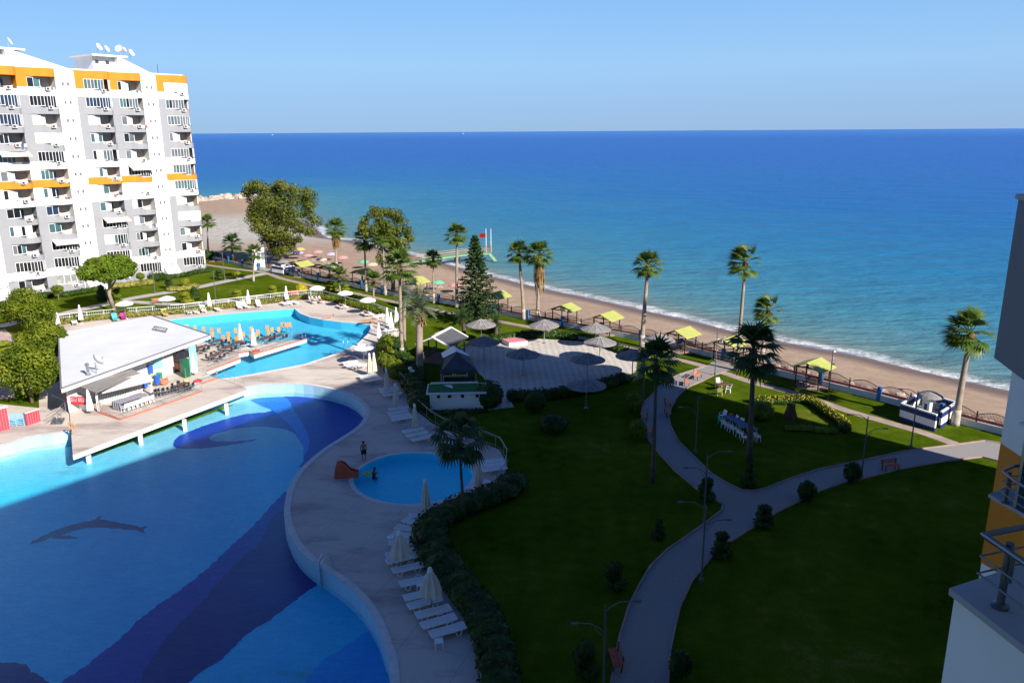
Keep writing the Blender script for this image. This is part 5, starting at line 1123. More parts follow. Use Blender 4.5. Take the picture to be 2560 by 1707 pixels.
lay('G',[(280,415,430,385),(310,378,480,360),(310,345,490,328),(340,297,500,275),(345,270,500,250),(380,235,510,215),(390,215,510,195)],'from the front in the sunny row')
lay('G',[(235,155,350,125),(250,140,355,112)],'of two beside the tallest folded parasol')
def front(k,l,row,raised=(),mats=None,start=0):
    dv=(G(766,743)-G(564,766)); hd=math.atan2(dv.y,dv.x)+PI/2
    for i,(x,y) in enumerate(l):
        p=g(k,x,y,.3); r=i in raised
        place('loungerR' if r else 'lounger',(lambda:lounger(1)) if r else lounger,(p.x,p.y,.045),hd+.12*math.sin(i*2.9),f'white sun lounger, {ORD[i+start]} {row}','white loungers round the pools',None,mats)
front('E',[(140,262),(215,258),(300,245),(455,235),(690,205),(755,200),(900,185),(1175,172),(1235,164),(1295,158)],'from the left along the far deck edge',(2,4,5,6))
front('L',[(695,395),(1760,297),(1825,292),(1290,315)],'of the scattered ones behind the bar roof')
front('L',[(1073,362)],'and only one with a turquoise towel',(0,),{'plastic_white':'teal_cloth'})
front('L',[(1150,345)],'and only one with a magenta towel',(0,),{'plastic_white':'magenta_cloth'})
front('L',[(1540,318)],'and only one with a yellow towel',(0,),{'plastic_white':'yellow_paint'})
front('E',[(1490,150),(1570,145)],'of two with sunbathers under the corner parasol',(0,1))
front('E',[(1790,205),(1830,200)],'of two under the second corner parasol')
front('E',[(2060,285),(2110,280)],'of two under the third corner parasol')
bb=place('lounger',lounger,g('E',2095,375,.3),.25,'orange brown sun lounger alone by the right tip of the upper pool','white loungers round the pools',None,{'plastic_white':'orange_paint'})
def side_table():
    o=thing('side_table','white table','side table'); MB().box((0,0,.40),(.45,.45,.04)).build('tabletop','plastic_white',o)
    for x in(-.19,.19):
        for y in(-.19,.19): MB().box((x,y,.19),(.045,.045,.38)).build('leg','plastic_white',o)
    return o
for k,x,y,lb in (('N',1530,1165,'small white plastic table at the near end of the lounger row'),('N',1350,620,'small white plastic table between two near loungers'),('M',1085,1110,'small white plastic table beside the upper hedge loungers')):
    place('stab',side_table,g(k,x,y,.4)-V((0,0,.37)),.2,lb,'small white tables among the loungers')
# ------------------------------------------------------------------ parasols
mat('parasol_white',(.80,.79,.76),.85,.04); mat('parasol_cream',(.66,.58,.47),.85,.10,1.5)
mat('thatch',(.21,.20,.20),.85,.3,1.2,bump=.3,bscale=6); mat('thatch_rib',(.33,.315,.30),.8,.1)
def folded(half=0):
    o=thing('folded_parasol','folded parasol','parasol'); MB().lathe([(.28,0),(.28,.06),(.06,.1)],12).build('base','coping',o)
    MB().tube([(0,0,.05),(0,0,2.65)],.03,8).build('pole','metal',o)
    b=MB(); n=16; R=(.60 if half else .30); z0=.95 if half else .55
    prof_=[(z0,1.0),(z0+.5,.93 if not half else .82),(z0+1.0,.72 if not half else .55),(2.25,.40 if not half else .30),(2.5,.13)]
    vs=[]; 
    for z,q in prof_:
        for j in range(n):
            a=2*PI*j/n; r=R*q*(1.0 if j%2==0 else .66)+.02; vs.append((r*math.cos(a),r*math.sin(a),z+(.06 if j%2 else 0)*(1 if z==z0 else 0)))
    vs.append((0,0,2.66)); k=len(prof_)
    fs=[(i*n+j,i*n+(j+1)%n,(i+1)*n+(j+1)%n,(i+1)*n+j) for i in range(k-1) for j in range(n)]+[((k-1)*n+j,(k-1)*n+(j+1)%n,k*n) for j in range(n)]
    b.add(vs,fs); b.build('canopy','parasol_cream',o)
    b=MB(); b.lathe([(.10,2.38),(.14,2.45),(.10,2.62),(.03,2.7)],10); b.build('cap','parasol_white',o); return o
def open_parasol():
    o=thing('open_parasol','open parasol','parasol'); MB().lathe([(.28,0),(.28,.06),(.06,.1)],12).build('base','coping',o)
    MB().tube([(0,0,.05),(0,0,2.5)],.028,8).build('pole','metal',o)
    b=MB(); n=16; vs=[(0,0,2.62)]
    for r,z in((.45,2.52),(.9,2.36),(1.22,2.20),(1.22,2.08)):
        for j in range(n):
            a=2*PI*j/n; q=r*(1 if j%2==0 else .955); vs.append((q*math.cos(a),q*math.sin(a),z-(0 if j%2==0 else .02)))
    fs=[(0,1+j,1+(j+1)%n) for j in range(n)]+[(1+i*n+j,1+(i+1)*n+j,1+(i+1)*n+(j+1)%n,1+i*n+(j+1)%n) for i in range(3) for j in range(n)]
    b.add(vs,fs); b.build('canopy','parasol_white',o)
    for j in range(8): a=2*PI*j/8; MB().bar((.04*math.cos(a),.04*math.sin(a),2.05),(.75*math.cos(a),.75*math.sin(a),2.37),.015,.015).build('rib','metal',o)
    return o
FO=[('T',1065,655,'tall folded white parasol on the terrace beside the orange stools','w'),('T',1280,740,'folded white parasol at the corner of the terrace tip','w'),('T',312,1195,'folded white parasol in front of the turquoise column','w'),('U',1490,780,'folded white parasol by the kiosk at the left of the counter','w'),('L',760,405,'folded white parasol behind the left of the bar roof','w'),('w',775,985,'folded white parasol at the rear left corner of the bar','w'),('E',370,240,'folded white parasol, left one on the far deck edge','w'),('E',795,208,'folded white parasol, middle one on the far deck edge','w'),('E',1208,160,'folded white parasol, right one on the far deck edge','w'),('G',388,245,'tall folded parasol at the back of the sunny row','w'),('G',430,300,'folded parasol, second from the back of the sunny row','w'),('G',485,240,'folded parasol behind the sunny row beside the palm trunk','w'),('G',298,432,'folded parasol nearest the pool tip in the sunny row','w'),('G',200,790,'left of two folded parasols at the edge of the shadow','c'),('G',248,785,'right of two folded parasols at the edge of the shadow','c'),('G',385,975,'folded cream parasol in the group of three loungers','c'),('G',482,1150,'folded cream parasol behind the group of four loungers','c'),('G',690,1390,'folded cream parasol nearest the standing man','c'),('M',1948,670,'folded cream parasol at the right of the paddling pool','c'),('M',1432,880,'folded cream parasol in front of the paddling pool','c')]
for k,x,y,lb,c in FO: place('folded',folded,g(k,x,y,.02),x*.3,lb,'folded parasols round the pools',None if c=='c' or 'folded' not in PROTO else None,{'parasol_cream':'parasol_white'} if c=='w' and 'folded' in PROTO else None)
for i,(x,y,lb) in enumerate(((1185,1430,'half open cream parasol in the middle of the hedge row'),(1458+0,860,'half open cream parasol in the bottom lounger row'))):
    place('half',lambda:folded(1),g('M',x,y,.02) if i==0 else g('N',x,y,.02),.3+i,lb,'half open parasols',(1.15,1.15,1.0))
for k,x,y,lb in (('L',1178,362,'open white parasol over the coloured towels behind the bar'),('L',1572,312,'open white parasol over the yellow lounger'),('E',1545,150,'open white parasol at the far right corner of the deck'),('E',1850,210,'second open white parasol down the right deck edge'),('E',2095,292,'third open white parasol down the right deck edge'),('E',2050,845,'open white parasol by the shaded palm bases')):
    place('open',open_parasol,g(k,x,y,.02),x*.1,lb,'open white parasols by the pool',1.0 if k!='L' else 1.02)
def red_base():
    o=thing('parasol_weight','red round weight','parasol weight'); MB().lathe([(.42,0),(.46,.06),(.40,.16),(.12,.2)],14).build('disc','red_paint',o); MB().tube([(0,0,.15),(0,0,.45)],.05,6).build('socket','metal',o); return o
for x,y,lb in ((1100,632,'round red parasol weight at the back of the terrace'),(1310,772,'round red parasol weight at the terrace corner'),(358,1262,'round red parasol weight beside the bar deck rail')): place('rbase',red_base,g('T',x,y,PZ),0,lb,'red parasol weights')
def plaza_parasol():
    o=thing('plaza_parasol','grey parasol','parasol'); MB().tube([(0,0,0),(0,0,2.75)],.055,8).build('pole','metal',o); MB().lathe([(.22,0),(.22,.02),(.09,.1)],10).build('base','metal',o)
    b=MB(); n=24; vs=[(0,0,2.9)]
    for r,z in((.6,2.62),(1.2,2.38),(1.78,2.18),(1.80,2.12)):
        for j in range(n): a=2*PI*j/n; vs.append((r*math.cos(a),r*math.sin(a),z))
    fs=[(0,1+j,1+(j+1)%n) for j in range(n)]+[(1+i*n+j,1+(i+1)*n+j,1+(i+1)*n+(j+1)%n,1+i*n+(j+1)%n) for i in range(3) for j in range(n)]
    b.add(vs,fs); b.build('canopy','thatch',o)
    for j in range(12): a=2*PI*j/12; MB().bar((.05*math.cos(a),.05*math.sin(a),2.90),(1.79*math.cos(a),1.79*math.sin(a),2.20),.07,.02).build('rib','thatch_rib',o)
    return o
for k,x,y,lb in (('G',2093,425,'grey plaza parasol in the sun behind the pink stage'),('G',1408,420,'grey plaza parasol at the back left beside the pavilion'),('G',1438,625,'grey plaza parasol at the left side in shade'),('G',1862,770,'grey plaza parasol in the middle of the shaded tiles'),('H',1170,1340,'grey plaza parasol behind the hedge near the gazebos'),('H',1215,1500,'sunlit grey plaza parasol at the right of the tiles'),('H',1080,1700,'grey plaza parasol at the edge of the shadow, front middle'),('H',1570,1660,'grey plaza parasol beside the dark palm crown'),('H',1850,1470,'grey plaza parasol partly hidden by the dark palm'),('k',1465,1020,'grey plaza parasol nearest the viewer beyond the front hedge')):
    place('plaza',plaza_parasol,g(k,x,y,.03),x*.11,lb,'grey parasols of the tiled plaza',1.06)
st_=thing('stage','low pink topped white stage block on the plaza','stage',g('H',300,1330,.03),-.55); a=g('H',430,1312)-g('H',230,1335); c=g('H',165,1300)-g('H',230,1335); st_.rotation_euler=(0,0,0); st_.location=g('H',230,1335,.03)
b=MB(); lp_=[(0,0),(a.x,a.y),(a.x+c.x*1.3,a.y+c.y*1.3),(c.x*1.3,c.y*1.3)]
b.prism(lp_,0,.45); b.build('block','bar_white',st_); b=MB(); b.prism(lp_,.455,.52); b.build('top','pink_paint',st_)
# ------------------------------------------------------------------ gazebos
mat('gazebo_roof',(.36,.38,.10),.7,.12,1.5); mat('gazebo_wood',(.075,.032,.02),.7,.25,3)
def gazebo():
    o=thing('gazebo','gazebo','gazebo'); W2,D2=1.25,1.15
    MB().prism([(1.7*math.cos(a),1.6*math.sin(a)) for a in [2*PI*i/10 for i in range(10)]],.0,.06).build('floor_pad','sandpath',o)
    for x in(-1,1):
        for y in(-1,1): MB().box((x*W2,y*D2,1.1),(.11,.11,2.2)).build('post','gazebo_wood',o)
    b=MB()
    for x in(-1,1): b.bar((x*W2,-D2-.3,2.2),(x*W2,D2+.3,2.2),.1,.12)
    for y in(-1,1): b.bar((-W2,y*D2,2.2),(W2,y*D2,2.2),.1,.12); b.bar((0,y*D2,2.2),(0,y*D2,2.8),.08,.08)
    b.build('beam','gazebo_wood',o)
    b=MB(); X,Y=1.75,1.6
    b.add([(-X,-Y,2.12),(0,-Y,2.86),(X,-Y,2.12),(-X,Y,2.12),(0,Y,2.86),(X,Y,2.12)],[(0,1,4,3),(1,2,5,4)]); b.add([(-X,-Y,2.06),(0,-Y,2.78),(X,-Y,2.06),(-X,Y,2.06),(0,Y,2.78),(X,Y,2.06)],[(3,4,1,0),(4,5,2,1)])
    b.add([(-X,-Y,2.12),(0,-Y,2.86),(X,-Y,2.12),(-X,-Y,2.06),(0,-Y,2.78),(X,-Y,2.06),(-X,Y,2.12),(0,Y,2.86),(X,Y,2.12),(-X,Y,2.06),(0,Y,2.78),(X,Y,2.06)],[(0,3,4,1),(1,4,5,2),(6,7,10,9),(7,8,11,10),(2,5,11,8),(0,6,9,3)])
    b.build('roof','gazebo_roof',o)
    b=MB()
    for s_ in(-1,1):
        for h in(.35,.7): b.bar((-W2,s_*D2,h),(W2,s_*D2,h),.05,.05)
        for i in range(9): x=-W2+2*W2*i/8; b.bar((x,s_*D2,.1),(x,s_*D2,.7),.03,.03)
    b.build('railing','gazebo_wood',o); return o
def picnic():
    o=thing('picnic_table','picnic table','table'); MB().box((0,0,.74),(1.3,.7,.05)).build('tabletop','gazebo_wood',o)
    for y in(-.62,.62): MB().box((0,y,.44),(1.3,.26,.05)).build('bench','gazebo_wood',o)
    for x in(-.5,.5): b=MB(); b.bar((x,-.6,0),(x,-.1,.72),.06,.06); b.bar((x,.6,0),(x,.1,.72),.06,.06); b.bar((x,-.7,.42),(x,.7,.42),.06,.06); b.build('leg','gazebo_wood',o)
    return o
GZ=[('C',1290,1180,'beside the round kiosk, farthest from the viewer'),('C',1590,1215,'second from the far end behind striped topiaries'),('F',290,925,'behind the pale trunked palm'),('F',880,1030,'half hidden by the date palm'),('F',1750,1200,'just right of the dark conifer'),('H',835,1090,'with striped shade right of the golden skirted palm'),('H',1290,1190,'left of the tall leaning palm'),('H',2105,1380,'right of the tall leaning palm'),('I',960,1400,'half hidden by the dark palm crown'),('K',1955,370,'standing alone by the yellow flower border')]
for i,(k,x,y,lb) in enumerate(GZ):
    p=g(k,x,y); j=min(range(len(fence)),key=lambda q:(fence[q]-p).length); j=min(max(j,1),len(fence)-2); d=fence[j+1]-fence[j-1]; a=math.atan2(d.y,d.x)
    place('gazebo',gazebo,p,a+.06,f'lime roofed wooden gazebo {lb}','lime roofed gazebos along the beach fence')
    place('picnic',picnic,p+V((0,0,.06)),a,f'brown picnic table in the gazebo {lb}','picnic tables in the gazebos')
# ------------------------------------------------------------------ fences
mat('iron',(.035,.028,.03),.6,.2); mat('wall_white',(.62,.62,.62),.85,.12,1.0,bump=.1); mat('pillar_blue',(.03,.16,.42),.6,.1)
FN=thing('beach_fence','long iron arched fence with blue pillars on a low white wall along the beach','fence')
fs_=smooth_loop([fence[0]+(fence[0]-fence[2])*2]+fence+[fence[-1]+(fence[-1]-fence[-3])*1],4,False)
b=MB()
for i in range(len(fs_)-1): b.bar(fs_[i]+V((0,0,.3)),fs_[i+1]+V((0,0,.3)),.22,.62)
b.build('low_wall','wall_white',FN)
st2=along(fs_,3.1)
for i in range(len(st2)-1):
    p,a=st2[i]; q,_=st2[i+1]
    if i%2==0:
        MB().box((p.x,p.y,.72),(.36,.36,1.44),rz=a).build('pillar','pillar_blue',FN)
    else: MB().box((p.x,p.y,1.1),(.1,.1,1.0),rz=a).build('fence_post','iron',FN)
    d=q-p; b=MB(); nb=26
    for j in range(nb+1):
        u=j/nb; hh=1.25+.45*math.sin(PI*u); e=p+d*u; b.bar(e+V((0,0,.62)),e+V((0,0,hh+.06)),.022,.022)
    for h0 in(.72,1.12): b.bar(p+V((0,0,h0)),q+V((0,0,h0)),.035,.04)
    b.tube([p+d*(j/12)+V((0,0,1.25+.45*math.sin(PI*j/12))) for j in range(13)],.035,5); b.build('railing_panel','iron',FN)
railing('pool_fence','white rail fence along the far deck edge behind the loungers','fence',[G(132,806),G(300,789),G(440,779),G(564,764),G(700,748),G(768,741),G(808,743)],0,1.05,(1.0,.55,.12),2.2,'white_frame',.03,bars=.28)
railing('pool_fence','white rail fence from the far corner down the sunny right deck edge','fence',[G(808,743),G(878,762),G(948,780),G(995,798),G(1004,826)],0,1.05,(1.0,.55,.12),2.2,'white_frame',.03,bars=.28)
railing('pool_fence','curved pale rail fence between loungers and dark planting','fence',[G(951,884),G(955,905),G(962,926),G(992,944),G(1022,978),G(1042,1022),G(1079,1054),G(1112,1073),G(1156,1086),G(1212,1106),G(1250,1122),G(1268,1152),G(1263,1190),G(1240,1216)],0,1.05,(1.0,.9,.12),2.0,'rail_dull',.022)
# ------------------------------------------------------------------ lamps, benches
mat('lamp_grey',(.10,.107,.115),.5,.05); mat('bench_red',(.42,.085,.045),.6,.2,3); mat('bench_orange',(.55,.20,.11),.65,.2,3)
def lamp(two=1):
    o=thing('street_lamp','street lamp','street lamp'); MB().tube([(0,0,0),(0,0,5.0)],[.065,.045],8).build('pole','lamp_grey',o); MB().lathe([(.14,0),(.14,.25),(.07,.3)],8).build('base','lamp_grey',o)
    def arm(sx,z,L):
        b=MB(); b.tube([(0,0,z-.25),(sx*.15*L,0,z),(sx*.5*L,0,z+.28),(sx*L,0,z+.33)],.028,6); a_=b.build('arm','lamp_grey',o); b=MB(); b.box((sx*(L+.12),0,z+.31),(.34,.14,.07)); b.build('lamp_head','lamp_grey',a_)
    arm(1,4.9,1.35)
    if two: arm(-1,3.75,1.3); b=MB(); b.tube([(0,0,3.3),(-.45,0,3.75)],.02,6); b.build('strut','lamp_grey',o)
    return o
LM=[('w',170,830,'white street lamp nearest the left picture edge',1,PI/2),('B',1688,1365,'slim street lamp under the apartment hedge',1,PI/2),('C',445,1215,'street lamp with bent arm right of the apartment corner',1,PI),('C',350,1455,'street lamp on the lawn behind the far pool fence',1,0),('C',905,1100,'street lamp beside the white gate wall',1,0),('I',815,1560,'pale street lamp on the paved path by the beach fence',2,PI),('P',1490,50,'pale street lamp beside the blue and white shower',2,PI),('P',1170,245,'dark street lamp by the ball shrub and red bench',2,PI),('K',690,1100,'street lamp on the shaded inner lawn',2,0),('O',1186,530,'street lamp at the path corner behind the double shrub',2,0),('O',1170,915,'street lamp beside the path below the junction',2,PI),('k',1508,1745,'street lamp nearest the viewer at the bottom edge',2,0),('k',1608,1010,'slim street lamp between plaza hedge and path',1,PI/2)]
for k,x,y,lb,n,r in LM: place('lamp%d'%n,(lambda n=n:lamp(n-1)),g(k,x,y),r,lb,'street lamps of the garden')
t=thing('floodlight_pole','slim pole with small floodlights beside the last gazebo','floodlight',g('J',215,1130)); MB().tube([(0,0,0),(.05,0,5.2)],.05,8).build('pole','lamp_grey',t)
for z in(5.0,4.2,3.7): b=MB(); b.box((.2,0,z),(.2,.16,.14)); b.bar((0,0,z),(.15,0,z),.03,.03); b.build('floodlight','white_frame',t)
t=thing('garden_light','white garden light post in front of the dark pavilion','garden light',g('G',640,870)); MB().tube([(0,0,0),(0,0,1.6)],.05,6).build('post','bar_white',t); b=MB(); b.blob((0,0,1.75),(.22,.22,.2),0,0,1,10,8); b.box((.25,0,1.45),(.4,.15,.2)); b.build('lamp_head','bar_white',t)
def bench():
    o=thing('park_bench','bench','bench'); b=MB()
    for i in range(3): b.box((0,-.15+.15*i,.44),(1.5,.12,.04))
    b.build('seat','bench_red',o); b=MB()
    for i in range(2): b.box((0,.26+.04*i,.62+.16*i),(1.5,.03,.12))
    b.build('backrest','bench_red',o)
    for x in(-.6,.6): b=MB(); b.bar((x,-.22,0),(x,-.18,.42),.06,.06); b.bar((x,.2,0),(x,.3,.9),.06,.06); b.bar((x,-.2,.41),(x,.25,.41),.06,.05); b.build('leg','iron',o)
    return o
for k,x,y,r,lb,m_ in (('P',1358,195,.25,'red bench on the right hand path',0),('K',598,360,1.35,'orange bench end on at the shadow line, left of two',1),('K',712,290,1.0,'orange bench at the sunlit path edge, right of two',1),('K',385,575,1.5,'bench beside the inner lawn, upper of two',1),('K',390,690,1.55,'bench beside the inner lawn, lower of two',1),('K',130,735,-1.7,'bench at the left path edge, upper of two',1),('K',190,900,-1.75,'bench at the left path edge, lower of two',1),('O',612,1450,-1.5,'red bench at the left path edge near the bottom',0),('L',1470,222,.5,'orange red bench on the path behind the far pool fence',1)):
    place('bench',bench,g(k,x,y,.02),r,lb,'park benches along the paths',None,{'bench_red':'bench_orange'} if m_ else None)
# tables and chairs on the inner lawn
tb=thing('garden_table','long table under a dark blue cloth on the shaded lawn','table',(g('K',1020,770)+g('K',1330,930))/2); d=g('K',1330,930)-g('K',1020,770); ta=math.atan2(d.y,d.x); tb.rotation_euler=(0,0,ta); LL=d.length
mat('cloth_blue',(.10,.13,.22),.85,.15)
MB().box((0,0,.73),(LL,.85,.06)).build('tablecloth','cloth_blue',tb)
for i in range(4):
    for y in(-.35,.35): MB().tube([(-LL*.45+i*LL*.3,y,0),(-LL*.45+i*LL*.3,y,.7)],.03,6).build('leg','plastic_white',tb)
for i,(x,y,side,m_,lb) in enumerate(((975,790,1,'teal_cloth','teal'),(1010,830,1,0,'white, first'),(1050,850,1,0,'white, second'),(1105,880,1,0,'white, third'),(1170,925,1,0,'white, fourth'),(1225,975,1,0,'white, fifth'),(985,735,-1,0,'white, sixth'),(1045,770,-1,'red_paint','red back'),(1105,790,-1,0,'white, eighth'),(1170,825,-1,0,'white, ninth'),(1320,990,1,'orange_paint','orange'),(1360,970,1,0,'white, last'))):
    place('pchair',plastic_chair,g('K',x,y),ta+(PI if side>0 else 0)+.2*math.sin(i*2.2),f'{lb} plastic chair at the long table on the shaded lawn','plastic chairs at the lawn table',None,{'plastic_white':m_} if m_ else None)
place('table',dining_table,g('K',990,420),.3,'dark table between yellow and white chairs on the sunny lawn','garden tables')
for x,y,r,m_,lb in ((955,470,2.9,'yellow_paint','bright yellow plastic chair on the sunny lawn'),(945,375,.2,0,'white plastic chair behind the yellow one on the sunny lawn'),(1045,440,-1.9,0,'white plastic chair turned sideways on the sunny lawn')): place('pchair',plastic_chair,g('K',x,y),r,lb,'chairs on the sunny lawn',None,{'plastic_white':m_} if m_ else None)
# ------------------------------------------------------------------ huts by the plaza
mat('dark_roof',(.055,.06,.075),.7,.2,1.2); mat('grey_roof',(.085,.085,.095),.6,.2,1.5); mat('turf_green',(.015,.13,.03),.9,.25,2); mat('old_wood',(.16,.12,.10),.85,.3,3)
t=thing('garden_hut','white hut with green felt flat roof and four small windows','hut',g('h',275,1450)); o=t.location.copy(); A=g('h',1325,1428)-o; A.z=0
nA=V((-A.y,A.x,0)).normalized(); D_=2.4; hz=1.65
b=MB(); lp_=[(0,0),(A.x,A.y),(A.x+nA.x*D_,A.y+nA.y*D_),(nA.x*D_,nA.y*D_)]; b.prism(lp_,0,hz-.05); b.build('wall','bar_white',t)
e=A.normalized()*.3; b=MB(); lp2=[tuple((V((x,y,0))+s1*e+s2*nA*.3)[:2]) for (x,y),(s1,s2) in zip(lp_,((-1,-1),(1,-1),(1,1),(-1,1)))]; b.prism(lp2,hz,hz+.16); b.build('fascia','bar_white',t)
b=MB(); lp3=[tuple((V((x,y,0))+s1*e*.6+s2*nA*.15)[:2]) for (x,y),(s1,s2) in zip(lp_,((-1,-1),(1,-1),(1,.2),(-1,.2)))]; b.prism(lp3,hz+.17,hz+.2); b.build('roof','turf_green',t)
b=MB(); b.bar(V((nA.x*(D_+.1),nA.y*(D_+.1),hz+.25)),V((A.x*.9+nA.x*(D_+.1),A.y*.9+nA.y*(D_+.1),hz+.25)),.12,.2); b.build('parapet','bar_white',t)
for u in(.165,.37,.61,.885):
    b=MB(); b.bar(A*(u-.028)+V((0,0,1.36))-nA*.0,A*(u+.028)+V((0,0,1.36))-nA*.0,.05,.30,0); b.build('window','glass_black',t)
cl=thing('cloth','crumpled white cloth lying on the green hut roof','cloth',o+A*.35+nA*1.6+V((0,0,hz+.21))); b=MB(); b.add([(-.6,.3,.02),(.1,.25,.06),(.5,-.5,.02),(.25,-.1,.15),(-.1,.0,.05)],[(0,4,3,1),(4,2,3)]); b.add([(-.6,.35,.0),(.1,.3,.0),(.5,-.7,.0)],[(0,2,1)]); b.build('folds','plastic_white',cl)
def gable(name,label,eaves,ridge,ze,zr,roofm,ridgem,posts,ridge_w=.0,open_=True):
    E=[G(x,y,ze) for x,y in eaves]; R_=[G(x,y,zr) for x,y in ridge]; o=V((E[0].x,E[0].y,0)); t=thing(name,label,'pavilion',o)
    L=lambda p:p-o
    b=MB(); b.add([L(E[0]),L(E[1]),L(R_[1]),L(R_[0]),L(E[2]),L(E[3])],[(0,1,2,3),(3,2,4,5)]); 
    dz=V((0,0,-.1)); b.add([L(E[0])+dz,L(E[1])+dz,L(R_[1])+dz,L(R_[0])+dz,L(E[2])+dz,L(E[3])+dz],[(3,2,1,0),(5,4,2,3)]); b.build('roof',roofm,t)
    b=MB(); b.bar(L(R_[0])+V((0,0,.05)),L(R_[1])+V((0,0,.05)),.3,.08)
    for a,c in((E[0],R_[0]),(E[3],R_[0]),(E[1],R_[1]),(E[2],R_[1])): b.bar(L(a)+V((0,0,.04)),L(c)+V((0,0,.04)),.14,.1)
    b.build('ridge',ridgem,t)
    for p in E:
        q=L(p)+((E[0]+E[1]+E[2]+E[3])/4-p).normalized()*.4; MB().box((q.x,q.y,ze/2-.05),(.14,.14,ze-.1)).build('post',posts,t)
    c=(E[0]+E[1]+E[2]+E[3])/4-o
    b=MB(); 
    for i in range(4):
        p,q=L(E[i])*.86+c*.14,L(E[(i+1)%4])*.86+c*.14
        for h in(.45,.95): b.bar((p.x,p.y,h),(q.x,q.y,h),.06,.06)
    b.build('railing','old_wood',t); return t
gable('pavilion','open wooden pavilion with grey corrugated gable roof and pale ridge',[S('G',850,405),S('G',775,385),S('G',1205,310),S('G',1005,412)],[S('G',880,362),S('G',1080,255)],2.3,3.3,'grey_roof','bar_white','old_wood') if 0 else None
def pav(name,label,ctr,wd,ln,ang,ze,zr,roofm,ridgem,posts,white_tail=0):
    t=thing(name,label,'pavilion',(ctr.x,ctr.y,0),ang); w,l=wd/2,ln/2
    b=MB(); b.add([(-l,-w,ze),(l,-w,ze),(l,0,zr),(-l,0,zr),(l,w,ze),(-l,w,ze)],[(0,1,2,3),(3,2,4,5)]); b.add([(-l,-w,ze-.1),(l,-w,ze-.1),(l,0,zr-.1),(-l,0,zr-.1),(l,w,ze-.1),(-l,w,ze-.1)],[(3,2,1,0),(5,4,2,3)]); b.build('roof',roofm,t)
    b=MB(); b.bar((-l,0,zr+.05),(l,0,zr+.05),.35,.08)
    for s_ in(-1,1):
        for x in(-l,l): b.bar((x,s_*w,ze),(x,0,zr),.16,.14)
    b.build('ridge',ridgem,t)
    if white_tail:
        b=MB(); 
        for s_ in(-1,1): b.add([(l-white_tail,s_*w*.75,zr-(zr-ze)*.75+.03),(l+.1,s_*w*.75,zr-(zr-ze)*.75+.03),(l+.1,0,zr+.11),(l-white_tail,0,zr+.11)],[(0,1,2,3) if s_<0 else (3,2,1,0)])
        b.build('roof_panel',ridgem,t)
    for x in(-1,0,1):
        for y in(-1,1): MB().box((x*(l-.4),y*(w-.35),ze/2),(.14,.14,ze)).build('post',posts,t)
    b=MB()
    for y in(-1,1):
        for h in(.5,1.0): b.bar((-l+.4,y*(w-.35),h),(l-.4,y*(w-.35),h),.06,.08)
        for i in range(13): x=-l+.4+(2*l-.8)*i/12; b.bar((x,y*(w-.35),.05),(x,y*(w-.35),1.0),.05,.05)
    b.build('railing',posts,t); b=MB(); b.box((0,0,.06),(ln-.3,wd-.3,.12)); b.build('floor','old_wood',t)
    return t
r0,r1=G(*S('G',880,362),3.3),G(*S('G',1080,255),3.3); d=r1-r0; pav('pavilion','open wooden pavilion with grey corrugated gable roof and pale ridge',(r0+r1)/2,4.4,d.length,math.atan2(d.y,d.x),2.3,3.3,'grey_roof','bar_white','old_wood')
r0,r1=G(*S('h',790,330),3.6),G(*S('h',730,185),3.9); d=r1-r0; rl=d.length; u_=d.normalized(); c_=G(*S('h',800,520),3.0)
e0,e1=G(*S('h',470,700),2.4),G(*S('h',1215,690),2.4)
ctr=(e0+e1)/2; bk=(G(*S('h',490,330),2.6)+G(*S('h',1040,395),2.6))/2; dd=bk-ctr; dd.z=0
# broad dark hip over the bar hut: front slope falls towards the viewer
t=thing('pavilion','broad dark hipped pavilion roof with pale ridge panels and white fence','pavilion',(ctr.x,ctr.y,0)); o=t.location.copy()
pk=G(*S('h',790,300),4.0); rp=G(*S('h',725,190),4.0); lb_,rb_=G(*S('h',530,430),3.0),G(*S('h',1045,395),3.0); lb2,rb2=G(*S('h',490,335),3.0),G(*S('h',1000,340),3.0)
L=lambda p:p-o
b=MB(); b.add([L(e0),L(e1),L(rb_),L(pk),L(lb_)],[(0,1,2,3,4)]); b.add([L(e0)+V((0,0,-.12)),L(e1)+V((0,0,-.12)),L(rb_)+V((0,0,-.12)),L(pk)+V((0,0,-.12)),L(lb_)+V((0,0,-.12))],[(4,3,2,1,0)]); b.build('roof','dark_roof',t)
b=MB(); b.add([L(lb_),L(pk),L(rp),L(lb2),L(rb_),L(rb2)],[(0,1,2,3),(1,4,5,2)]); b.build('roof_panel','roof_white',t)
for p in(e0,e1,lb2,rb2): q=L(p)*.88; MB().box((q.x,q.y,p.z/2-.1),(.15,.15,p.z-.2)).build('post','old_wood',t)
fa,fb=g('h',495,945)-o,g('h',1010,920)-o; b=MB()
for i in range(12):
    p=fa+(fb-fa)*(i/11); b.bar((p.x,p.y,0),(p.x,p.y,1.15 if i in(0,5,6,11) else .9),.07,.07)
for h in(.4,.9): b.bar((fa.x,fa.y,h),(fb.x,fb.y,h),.06,.08)
b.build('white_fence','bar_white',t)
b=MB(); b.bar(L(e0)*.8+V((0,0,-1.2)),L(e1)*.8+V((0,0,-1.2)),.1,2.2); b.build('back_wall','dark_inside',t)
